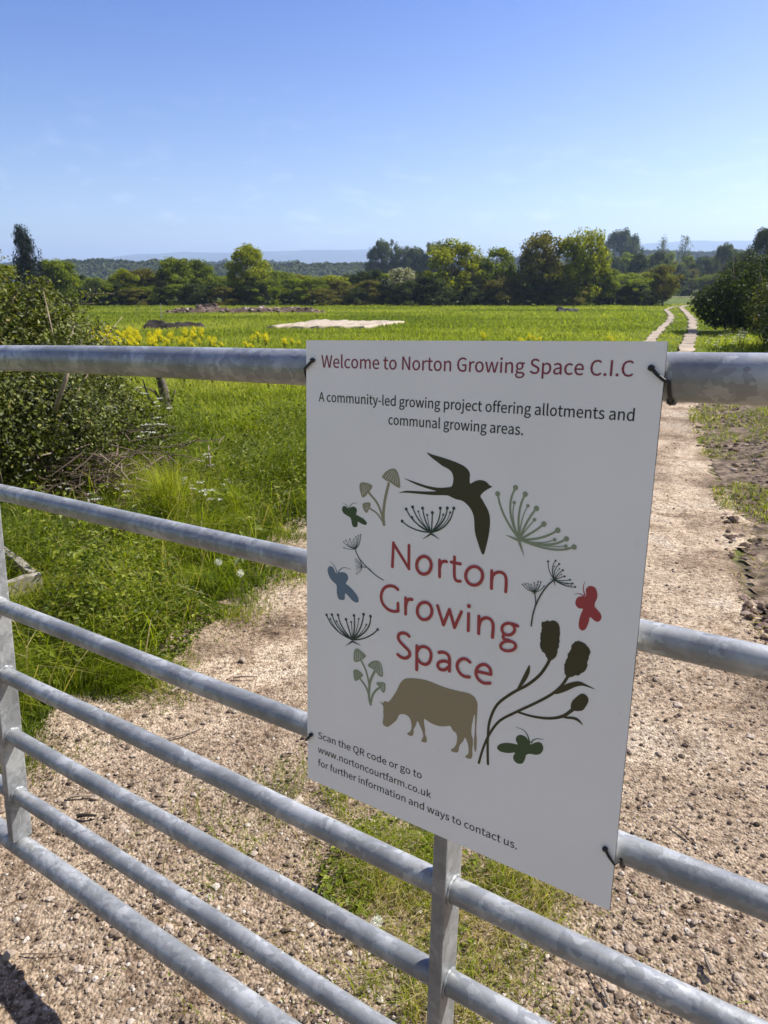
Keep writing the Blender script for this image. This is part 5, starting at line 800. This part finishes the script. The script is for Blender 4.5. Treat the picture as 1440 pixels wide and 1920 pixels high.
# ------------------------------------------------------------------ hedges and shrubs near the gate
def shrub(name, label, cs, n, L, mat, seed, stems, tint=(0.5, 0.2), gap=0.45, gs=2.2, bark='twig', shell=0.5):
    c0 = cs[0]; base = (c0[0], c0[1], float(gz(c0[0], c0[1])))
    r = empty(name, base); b = Bag(); blob_leaves(b, cs, n, L, tint, shell, gap, seed, gs=gs)
    o = b.build('foliage', M[mat], None); o.parent = r; o.matrix_parent_inverse = Matrix.Translation(-Vector(base))
    b = Bag()
    for q in range(stems):
        c = cs[q % len(cs)]; t = rng.uniform(0, 6.28); bx, by = c[0] + rng.normal(0, c[3] * 0.35), c[1] + rng.normal(0, c[4] * 0.35)
        tip = (c[0] + c[3] * 0.85 * math.cos(t), c[1] + c[4] * 0.85 * math.sin(t), c[2] + c[5] * rng.uniform(0.1, 0.9)); z0 = float(gz(bx, by))
        k0 = 0.012 * (c[5] + 0.4); V, F = tube([(bx, by, z0 - 0.02), (bx * 0.6 + tip[0] * 0.4, by * 0.6 + tip[1] * 0.4, z0 + (tip[2] - z0) * 0.55), tip], [k0, k0 * 0.7, k0 * 0.25], 6); b.add(V, F)
    o = b.build('branch', M[bark], None, True); o.parent = r; o.matrix_parent_inverse = Matrix.Translation(-Vector(base))
    return tag(r, label, 'shrub')
shrub('bramble_bush', 'dark glossy bramble bush at the left edge behind the gate', [(-2.85, 4.35, 0.50, 0.75, 0.55, 0.60), (-2.35, 4.75, 0.42, 0.50, 0.45, 0.50), (-3.2, 4.7, 0.75, 0.7, 0.6, 0.65), (-2.7, 4.2, 0.25, 0.5, 0.4, 0.35), (-2.45, 5.4, 0.45, 0.5, 0.5, 0.55), (-2.1, 5.6, 0.25, 0.40, 0.4, 0.34)], 80000, 0.031, 'bramble', 101, 26, (0.42, 0.26), 0.49, 3.4)
shrub('hawthorn_bush', 'taller loose hawthorn bush rising above the top rail at the far left', [(-3.6, 5.6, 1.05, 0.75, 0.7, 0.78), (-3.0, 5.8, 0.84, 0.60, 0.6, 0.62), (-3.9, 6.2, 1.1, 0.8, 0.8, 0.85), (-2.95, 6.5, 0.60, 0.7, 0.6, 0.55), (-4.5, 5.4, 1.1, 0.8, 0.8, 0.85)], 66000, 0.040, 'bramble', 103, 24, (0.50, 0.25), 0.48, 3.2, 'palebark', 0.4)
def arching():
    b = Bag(); f = Bag(); base = (-3.3, 5.9, float(gz(-3.3, 5.9))); r = empty('arching_briar', base)
    for q in range(13):
        x0, y0 = base[0] + rng.normal(0, 0.25), base[1] + rng.normal(0, 0.2); h = rng.uniform(0.9, 1.45); dx = rng.uniform(0.1, 0.95); 
        path = [Vector((x0 + dx * t ** 1.6, y0 + 0.1 * t, base[2] + h * math.sin(min(1.0, t * 0.75) * 2.1) )) for t in np.linspace(0, 1.05, 12)]
        V, F = tube(path, [0.008 * (1 - 0.7 * t) for t in np.linspace(0, 1, 12)], 5); b.add(V, F)
        n = 130; t = rng.uniform(0.25, 1, n) * 10.99; i0 = t.astype(int); fr = (t - i0)[:, None]; Pp = np.array([tuple(p) for p in path]); C = Pp[i0] * (1 - fr) + Pp[i0 + 1] * fr + rng.normal(0, 0.035, (n, 3))
        l_ = rng.uniform(0.025, 0.05, n); V, F = leaves(C, rdir(n), unit(rdir(n) + np.array((0, 0, 0.9))), l_, l_ * 0.62); f.add(V, F, np.repeat(np.clip(rng.normal(0.6, 0.2, n), 0, 0.9), 4))
    for nm, q, mt in (('stem', b, 'twig'), ('foliage', f, 'bramble')):
        o = q.build(nm, M[mt], None, nm == 'stem'); o.parent = r; o.matrix_parent_inverse = Matrix.Translation(-Vector(base))
    tag(r, 'arching leafy briar stems hanging down on the field side of the left bushes', 'shrub')
arching()
def stump():
    x, y = G(312, 786); z = float(gz(x, y)); r = empty('dead_stump', (x, y, z)); b = Bag()
    V, F = tube([(0.01, 0, -0.03), (0.02, 0, 0.15), (0.0, 0.01, 0.32), (-0.03, 0, 0.5), (-0.06, 0.0, 0.62)], [0.07, 0.055, 0.05, 0.042, 0.03], 10); V = V + (fbm(V[:, 2] * 14 + V[:, 0] * 30, V[:, 1] * 30, 5, 3)[:, None] - 0.5) * 0.025; b.add(V, F)
    b.build('trunk', M['bark'], r, True)
    b = Bag()
    for a in ([(0.03, 0, 0.1), (0.10, 0, 0.26), (0.13, 0, 0.33)], [(-0.02, 0, 0.05), (-0.16, -0.05, 0.25), (-0.2, -0.05, 0.45)], [(0, 0, 0.12), (-0.1, 0.02, 0.3), (-0.24, 0.02, 0.36)]):
        V, F = tube(a, [0.02, 0.014, 0.006], 6); b.add(V, F)
    b.build('branch', M['bark'], r, True); tag(r, 'short dead tree stump with stubby branches at the field edge', 'stump')
stump()
def brush():
    x, y = G(225, 935); z = float(gz(x, y)); b = Bag()
    for q in range(420):
        c = np.array((rng.normal(-0.02, 0.24), rng.normal(0.05, 0.2), abs(rng.normal(0.14, 0.12)))); d = rdir(1)[0]; d[2] *= 0.35; L = rng.uniform(0.08, 0.4)
        V, F = tube([c - d * L / 2, c + rng.normal(0, 0.012, 3), c + d * L / 2], [0.0042, 0.0035, 0.002], 4); V[:, 2] = np.maximum(V[:, 2], 0.002); b.add(V, F, rng.uniform(0, 1))
    o = b.build('dead_brushwood', M['deadtwig']); o.location = (x, y, z); tag(o, 'heap of dry brown dead twigs between the bramble and the verge grass', 'brushwood')
brush()
bb = Bag(); V, F = tube([at(134, 668, 3.8), at(122, 715, 3.78), at(108, 752, 3.8), at(104, 770, 3.95)], [0.007, 0.011, 0.012, 0.012], 7); bb.add(V, F); tag(bb.build('bare_stem', M['palebark'], None, True), 'pale bare slanting stem among the bramble leaves just below the top rail', 'stem')
shrub('added_hedge', 'unseen tall leafy hedge added behind the camera to shape the light on the sign', [(x_ + random.uniform(-0.4, 0.4), -10.5 + random.uniform(-0.3, 0.3), 1.5 + random.uniform(-0.2, 0.3), 1.8, 1.2, 1.8) for x_ in range(-16, 15, 2)], 42000, 0.17, 'leaf_yellow', 131, 40, (0.5, 0.2), 0.40, 1.0, shell=0.7)  # unseen hedge, added to screen blue sky and return warmer light
# boards lying in the grass
def plank(p0, p1, h, t, label):
    p0, p1 = Vector(p0), Vector(p1); L = (p1 - p0).length; b = Bag(); n = 14; V = []; F = []
    for k in range(n + 1):
        for (yy, zz) in ((0, 0), (t, 0), (t, h), (0, h)): V.append((L * k / n, yy, zz + 0.003 * math.sin(k * 1.3)))
    for k in range(n):
        for j in range(4): F.append((k * 4 + j, k * 4 + (j + 1) % 4, k * 4 + 4 + (j + 1) % 4, k * 4 + 4 + j)[::-1])
    F += [(0, 1, 2, 3), (n * 4 + 3, n * 4 + 2, n * 4 + 1, n * 4)]
    b.add(np.array(V), [np.array(F)]); o = b.build('timber_board', M['timber']); bevel(o, 0.004, 2)
    d = (p1 - p0).normalized(); o.location = p0; o.rotation_euler = (0, -math.asin(d.z), math.atan2(d.y, d.x)); return tag(o, label, 'timber board', 'old boards in the grass')
plank(at(-60, 1150, 2.55), at(82, 1108, 2.80), 0.085, 0.03, 'weathered grey board lying front on in the grass behind the left upright')
plank(at(-70, 1000, 3.2), at(58, 1102, 2.86), 0.075, 0.035, 'weathered board running back into the hedge behind the front on board')

# ------------------------------------------------------------------ trees
def tree_proto(kind, mat, seed, n=3600, L=0.24):
    """returns (crown object, trunk object) of a tree one unit radius wide, ten units of 0.1 tall: height 1, half width 0.5"""
    r_ = np.random.default_rng(seed); tb = Bag(); cb = Bag()
    prof = {'round': lambda t: 0.5 * math.sqrt(max(0, 1 - ((t - 0.58) / 0.44) ** 2)), 'tall': lambda t: 0.5 * max(0, min(1, (t - 0.12) * 3.2)) ** 0.6 * max(0, 1 - max(0, (t - 0.66) / 0.34) ** 2) ** 0.5,
            'column': lambda t: 0.5 * min(1, t * 4) * max(0, 1 - max(0, (t - 0.82) / 0.20) ** 2) ** 0.5, 'poplar': lambda t: 0.5 * max(0, math.sin(math.pi * min(1, max(0, (t - 0.1) / 0.9)) ** 0.8)) ** 0.8,
            'sparse': lambda t: 0.5 * (0.35 + 0.65 * math.sin(math.pi * min(1, max(0, t)) ** 0.8)),
            'shrub': lambda t: 0.5 * math.sqrt(max(0, 1 - (max(0, t - 0.25) / 0.76) ** 2)), 'conifer': lambda t: 0.5 * min(1, 0.45 + 1.4 * t) * (1 - 0.45 * max(0, (t - 0.55) / 0.45)) * (1 if t < 0.97 else 0.3)}[kind]
    nk = {'shrub': 40, 'poplar': 34, 'conifer': 110, 'column': 120}.get(kind, 58)
    cl = []
    while len(cl) < nk:
        t = r_.uniform(0.06 if kind in ('shrub', 'column', 'conifer') else 0.22, 1.0); R_ = prof(t)
        if R_ < 0.03: continue
        a = r_.uniform(0, 6.28); q = R_ * math.sqrt(r_.uniform(0.05, 1)) * 0.88; cl.append((q * math.cos(a), q * math.sin(a), t * 0.95, r_.uniform(0.07, 0.16) * ({'poplar': 0.75, 'conifer': 1.25}.get(kind, 1))))
    per = n // nk
    for (x, y, z, r) in cl:
        d = r_.normal(size=(per, 3)); d /= np.linalg.norm(d, axis=1, keepdims=True); rr = r * r_.uniform(0.25, 1.15, per) ** 0.7
        P = np.array((x, y, z)) + d * rr[:, None] * np.array((1, 1, 0.75 if kind != 'poplar' else 1.3)); P[:, 2] = np.clip(P[:, 2], 0.01, 1.03)
        N = unit(d + 0.8 * r_.normal(size=(per, 3)) * 0.7 + np.array((0, 0, 0.4))); D = r_.normal(size=(per, 3)); D = unit(D - N * (D * N).sum(1, keepdims=True))
        l_ = r_.uniform(0.6, 1.4, per) * L * 0.15; V, F = leaves(P, D, N, l_, l_ * 0.75); cb.add(V, F, np.repeat(np.clip(r_.normal(0.5 + r_.normal(0, 0.12), 0.2, per), 0, 1), 4))
    V, F = tube([(0, 0, -0.02), (0.01, 0, 0.3), (0, 0.01, 0.7), (0, 0, 0.9)], [0.028, 0.022, 0.012, 0.004], 7); tb.add(V, F)
    for (x, y, z, r) in cl[::2]:
        z0 = max(0.04, z * 0.55 - 0.04); V, F = tube([(0, 0, z0), (x * 0.55, y * 0.55, z0 + (z - z0) * 0.6), (x, y, z)], [0.010, 0.007, 0.002], 4); tb.add(V, F)
    c = cb.build('crown', M[mat]); t = tb.build('trunk', M['bark'], None, True)
    return c, t
PROTO = {}
def proto_of(kind, mat, var):
    k = (kind, mat, var)
    if k not in PROTO:
        n = {'shrub': 6000, 'conifer': 10000, 'column': 13000, 'poplar': 2200, 'sparse': 900}.get(kind, 9000)
        c, t = tree_proto(kind, mat, hash((kind, len(mat), var)) % 999 if False else (len(kind) * 31 + len(mat) * 7 + var * 101), n)
        PROTO[k] = (c.data, t.data); bpy.data.objects.remove(c); bpy.data.objects.remove(t)
    return PROTO[k]
def tree(px, top, wpx, Y, kind, mat, name, label, cat='tree', group=None, var=0, lean=0.0):
    b = at(px, 560, Y); x = b.x; z = float(gz(x, Y)); zt = at(px, top, Y).z; h = zt - z; wd = wpx / FPX * Y * 1.05
    r = empty(name, (x, Y, z - 0.05), random.uniform(0, 6.28), (wd, wd, h)); r.rotation_euler = (0, lean, r.rotation_euler.z if not lean else 0)
    c, t = proto_of(kind, mat, var)
    link(bpy.data.objects.new('crown', c), r); link(bpy.data.objects.new('trunk', t), r)
    return tag(r, label, cat, group)
tree(70, 424, 50, 60, 'conifer', 'leaf_conifer', 'conifer_tree', 'tall dark conifer leaning over the left hedge', lean=-0.10)
tree(105, 484, 95, 66, 'round', 'leaf_green', 'round_tree', 'round green tree just right of the dark conifer')
tree(20, 498, 90, 66, 'round', 'leaf_yellow', 'round_tree', 'low yellow green tree left of the dark conifer', var=1)
tree(335, 481, 80, 80, 'round', 'leaf_green', 'round_tree', 'twin topped bright green tree in the hedge left of the lone rounded tree')
tree(375, 486, 62, 81, 'round', 'leaf_green', 'round_tree', 'smaller green tree touching the twin topped one on its right', var=1)
tree(245, 503, 68, 78, 'round', 'leaf_yellow', 'round_tree', 'low olive tree in the hedge behind the dark earth heap')
tree(272, 503, 66, 79, 'round', 'leaf_olive', 'round_tree', 'brownish green tree beside the low olive one', var=1)
tree(466, 459, 82, 77, 'round', 'leaf_yellow', 'round_tree', 'lone rounded bright green tree standing above the hedge', var=2)
tree(756, 502, 78, 78, 'round', 'blossom', 'hawthorn_tree', 'hawthorn covered in white blossom, in the hedge over the pale sheet')
tree(705, 505, 60, 84, 'round', 'leaf_dark', 'round_tree', 'dark green rounded tree beside the blossoming hawthorn')
tree(680, 508, 48, 88, 'round', 'leaf_dark', 'round_tree', 'dark green tree left of the other dark rounded tree', var=1)
tree(846, 450, 108, 78, 'tall', 'leaf_yellow', 'willow_tree', 'broad yellow green tree above the middle of the sign')
tree(928, 463, 88, 79, 'tall', 'leaf_green', 'willow_tree', 'green tree between the broad yellow green one and the olive brown one', var=1)
tree(895, 478, 60, 82, 'tall', 'leaf_olive', 'willow_tree', 'brownish tree filling the gap behind two green ones', var=1)
tree(1013, 437, 96, 78, 'tall', 'leaf_olive', 'tall_tree', 'tall olive brown tree with bare trunks showing under its crown')
tree(1090, 431, 84, 76, 'column', 'leaf_yellow', 'tall_tree', 'tall boxy bright green tree right of the olive brown one')
tree(1128, 500, 60, 77, 'round', 'leaf_green', 'round_tree', 'low green tree at the right foot of the tall boxy tree')
tree(1188, 521, 62, 77, 'shrub', 'leaf_green', 'hedge_bush', 'rounded green bush near the hedge end, left of the brown bush', 'bush')
tree(1243, 496, 62, 73, 'tall', 'leaf_olive', 'hedge_bush', 'brownish bush ending the hedge beside the wheel tracks', 'bush', var=2)
# the hedge itself
HL = 'dark green bush in the field hedge below the taller trees'
k = 0
for px in range(95, 1235, 27):
    topy = 531 + random.uniform(-12, 9); tree(px + random.uniform(-6, 6), topy, random.uniform(56, 76), random.uniform(74, 79), 'shrub', random.choice(['leaf_dark', 'leaf_dark', 'leaf_olive', 'leaf_green']), 'hedge_bush', HL, 'bush', 'bushes of the field hedge', var=k % 3); k += 1
for px in list(range(110, 1240, 34)):
    if 380 < px < 0: continue
    topy = (516 if px < 760 else 506) + random.uniform(-9, 8); tree(px + random.uniform(-8, 8), topy, random.uniform(66, 92), random.uniform(86, 96), 'round', random.choice(['leaf_olive', 'leaf_green', 'leaf_yellow', 'leaf_dark']), 'hedge_tree', 'small tree standing behind the field hedge, its crown level with others', 'tree', 'small trees behind the field hedge', var=k % 3); k += 1
# farther trees
for j, (px, top, wpx) in enumerate(((703, 466, 34), (714, 450, 40), (733, 449, 38), (756, 461, 46), (776, 464, 44), (799, 455, 44), (815, 452, 44), (829, 461, 40))):
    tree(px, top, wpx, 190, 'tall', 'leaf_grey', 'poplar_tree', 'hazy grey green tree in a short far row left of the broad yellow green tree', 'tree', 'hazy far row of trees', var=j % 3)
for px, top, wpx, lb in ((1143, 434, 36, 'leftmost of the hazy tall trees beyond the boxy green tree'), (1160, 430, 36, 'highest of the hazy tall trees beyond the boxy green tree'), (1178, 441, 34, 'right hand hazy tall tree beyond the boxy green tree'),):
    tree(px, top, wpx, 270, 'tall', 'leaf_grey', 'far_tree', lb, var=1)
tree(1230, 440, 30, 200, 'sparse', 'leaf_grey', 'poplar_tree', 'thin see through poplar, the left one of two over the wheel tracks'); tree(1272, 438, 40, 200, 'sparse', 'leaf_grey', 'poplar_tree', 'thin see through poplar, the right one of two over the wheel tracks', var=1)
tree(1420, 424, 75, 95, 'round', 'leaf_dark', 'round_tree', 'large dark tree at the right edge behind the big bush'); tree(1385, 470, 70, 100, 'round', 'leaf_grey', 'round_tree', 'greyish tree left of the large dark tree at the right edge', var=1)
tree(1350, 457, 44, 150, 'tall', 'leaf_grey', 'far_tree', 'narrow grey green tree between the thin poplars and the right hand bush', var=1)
FG = 'small crowns of the distant wood'
for j in range(46):
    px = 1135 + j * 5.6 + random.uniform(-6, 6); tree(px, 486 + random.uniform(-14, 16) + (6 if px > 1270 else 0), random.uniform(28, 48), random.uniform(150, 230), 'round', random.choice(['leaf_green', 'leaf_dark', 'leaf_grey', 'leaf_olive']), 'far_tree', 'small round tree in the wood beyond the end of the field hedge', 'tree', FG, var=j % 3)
for j in range(12):
    px = 1150 + j * 26 + random.uniform(-8, 8); tree(px, 515 + random.uniform(-6, 6), random.uniform(40, 60), random.uniform(132, 142), 'shrub', random.choice(['leaf_green', 'leaf_dark', 'leaf_dark']), 'far_bush', 'low bush along the far side of the second meadow', 'bush', 'bushes beyond the second meadow', var=j % 3)
# far wood along the horizon: one mass
b = Bag()
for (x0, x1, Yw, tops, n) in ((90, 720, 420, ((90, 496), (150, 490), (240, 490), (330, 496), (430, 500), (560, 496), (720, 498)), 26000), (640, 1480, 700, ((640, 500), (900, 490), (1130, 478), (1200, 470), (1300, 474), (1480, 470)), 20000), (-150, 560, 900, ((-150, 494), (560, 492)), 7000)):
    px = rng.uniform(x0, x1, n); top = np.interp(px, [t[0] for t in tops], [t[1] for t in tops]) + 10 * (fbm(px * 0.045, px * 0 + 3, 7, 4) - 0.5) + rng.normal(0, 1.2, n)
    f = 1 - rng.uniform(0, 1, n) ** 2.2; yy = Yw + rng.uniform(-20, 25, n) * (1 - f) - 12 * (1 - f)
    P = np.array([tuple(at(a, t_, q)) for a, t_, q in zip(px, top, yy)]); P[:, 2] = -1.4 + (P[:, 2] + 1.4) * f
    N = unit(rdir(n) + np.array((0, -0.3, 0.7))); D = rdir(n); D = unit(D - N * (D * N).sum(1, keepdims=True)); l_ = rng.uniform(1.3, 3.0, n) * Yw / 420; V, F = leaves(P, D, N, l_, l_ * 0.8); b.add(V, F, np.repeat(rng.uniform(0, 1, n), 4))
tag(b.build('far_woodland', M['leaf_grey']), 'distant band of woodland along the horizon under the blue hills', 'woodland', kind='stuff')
# the big bush on the right
shrub('field_bush', 'big dense dark bush at the right edge beside the wheel tracks', [(10.1, 16.2, 0.75, 1.5, 1.3, 1.1), (10.6, 16.6, 1.1, 1.6, 1.4, 1.05), (9.3, 16.0, 0.35, 0.9, 0.9, 0.65), (10.3, 15.2, 0.4, 1.2, 0.9, 0.75), (11.4, 16.0, 1.0, 1.6, 1.5, 1.2), (10.0, 17.5, 0.8, 1.2, 1.3, 0.95)], 80000, 0.075, 'bramble', 111, 30, (0.52, 0.24), 0.48, 2.0)
shrub('field_bush', 'lighter olive bush rising behind the big dark bush at the right edge', [(13.2, 24.5, 1.0, 2.2, 1.8, 1.35), (15.2, 25.0, 1.2, 2.4, 2.0, 1.5), (11.9, 25.5, 0.55, 1.2, 1.2, 0.8)], 30000, 0.12, 'leaf_dark', 113, 20, (0.45, 0.22), 0.44, 1.0)
# ------------------------------------------------------------------ things lying in the field
def mound(px0, px1, base, top, dep, mat, name, label, cat, seed, lump=1.0, chunks=0):
    x0, y0 = G(px0, base); x1, y1 = G(px1, base); yc = (y0 + y1) / 2 + dep / 2; hh = at((px0 + px1) / 2, top, yc).z - float(gz((x0 + x1) / 2, yc))
    nu, nv = 90, 22; u, v = np.meshgrid(np.linspace(0, 1, nu), np.linspace(-1, 1, nv)); x = x0 + (x1 - x0) * u; y = yc + v * dep
    env = np.clip(np.minimum(u, 1 - u) * 9, 0, 1) ** 0.7 * (1 - np.abs(v) ** 2)
    z = gz(x, y) - 0.05 + env * hh * (0.45 + 1.0 * (fbm(u * (x1 - x0) * 0.9 * lump, v * 2, seed, 3) ) ** 1.0) + env * 0.10 * (fbm(x * 4, y * 4, seed + 1, 3) - 0.5)
    i = (np.arange(nv - 1)[:, None] * nu + np.arange(nu - 1)[None]).ravel(); b = Bag(); b.add(np.stack([x.ravel(), y.ravel(), z.ravel()], 1), [np.stack([i, i + 1, i + 1 + nu, i + nu], 1)], fbm(x * 1.2, y * 1.2, seed + 5, 3).ravel())
    for q in range(chunks):
        a, c = rng.integers(0, nv), rng.integers(0, nu); V, F = proto[q % 8]; s = rng.uniform(0.05, 0.19); b.add(V * s + np.array((x[a, c], y[a, c], z[a, c])), F, rng.uniform(0.1, 1))
    return tag(b.build(name, mat), label, cat)
mound(300, 610, 588, 576, 0.9, M['rubble'], 'earth_bank', 'long low bank of brown earth and rubble across the far field', 'earth bank', 7, 1.0, 330)
mound(262, 386, 617, 601, 0.5, M['heap'], 'manure_heap', 'dark brown heap among the yellow flowers in the left of the field', 'heap', 9, 2.0)
mound(366, 410, 582, 570, 0.5, M['rubble'], 'rubble_pile', 'small pale pile on top of the left part of the far earth bank', 'rubble pile', 12, 1.0, 60)
mound(1042, 1088, 586, 576, 0.5, M['tarp'], 'black_tarpaulin', 'small crumpled black sheet on the grass in front of the far hedge', 'tarpaulin', 10, 1.2)
def sheet():
    nu, nv = 100, 30; u, v = np.meshgrid(np.linspace(0, 1, nu), np.linspace(0, 1, nv))
    a0, a1, c1, c0 = np.array(G(500, 619)), np.array(G(700, 619)), np.array(G(757, 607)), np.array(G(590, 605)); a1 = np.array(G(690, 618))
    P = (a0[None, None] * (1 - u[..., None]) + a1 * u[..., None]) * (1 - v[..., None]) + (c0 * (1 - u[..., None]) + c1 * u[..., None]) * v[..., None]
    x = P[..., 0] + 0.25 * (fbm(u * 6, v * 4, 3, 2) - 0.5); y = P[..., 1] + 0.5 * (fbm(u * 6, v * 4, 4, 2) - 0.5)
    z = gz(x, y) + 0.08 + 0.10 * fbm(u * 14, v * 5, 6, 3)
    T = np.stack([x, y, z], 2).reshape(-1, 3); Bt = T.copy(); Bt[:, 2] = gz(Bt[:, 0], Bt[:, 1]) - 0.02
    i = (np.arange(nv - 1)[:, None] * nu + np.arange(nu - 1)[None]).ravel(); top = np.stack([i, i + 1, i + 1 + nu, i + nu], 1)
    rim = np.concatenate([np.arange(nu), np.arange(1, nv) * nu + nu - 1, (nv - 1) * nu + np.arange(nu - 2, -1, -1), np.arange(nv - 2, 0, -1) * nu]); rn = np.roll(rim, -1); n = nu * nv
    b = Bag(); b.add(np.concatenate([T, Bt]), [np.concatenate([top, np.stack([rim + n, rn + n, rn, rim], 1)])])
    tag(b.build('ground_sheet', M['sheet'], None, True), 'pale cream sheet spread flat on the field behind the top left of the sign', 'sheet')
sheet()
for px, py, h, lb in ((171, 655, 0.75, 'grey stake in the field, the nearer one beside the left bushes'), (303, 600, 0.8, 'grey stake in the field, the farther one before the earth bank')):
    x, y = G(px, py); b = Bag(); V, F = tube([(0, 0, -0.05), (0.005, 0, h)], 0.018, 6); b.add(V, F); o = b.build('fence_stake', M['metalpost']); o.location = (x, y, float(gz(x, y))); tag(o, lb, 'stake')
# ------------------------------------------------------------------ haze
m = bpy.data.materials.new('haze_air'); m.use_nodes = True; n = m.node_tree.nodes; n.remove(n['Principled BSDF'])
pv = n.new('ShaderNodeVolumePrincipled'); pv.inputs['Density'].default_value = 3.1e-4; pv.inputs['Color'].default_value = (0.55, 0.72, 1.0, 1); pv.inputs['Anisotropy'].default_value = 0.2
m.node_tree.links.new(pv.outputs[0], n['Material Output'].inputs['Volume'])
V, F = boxv(-5950, 5950, -400, 6200, -5.5, 228); b = Bag(); b.add(V, F); tag(b.build('haze', m), 'thin blue haze in the air over the fields', 'haze', kind='stuff')
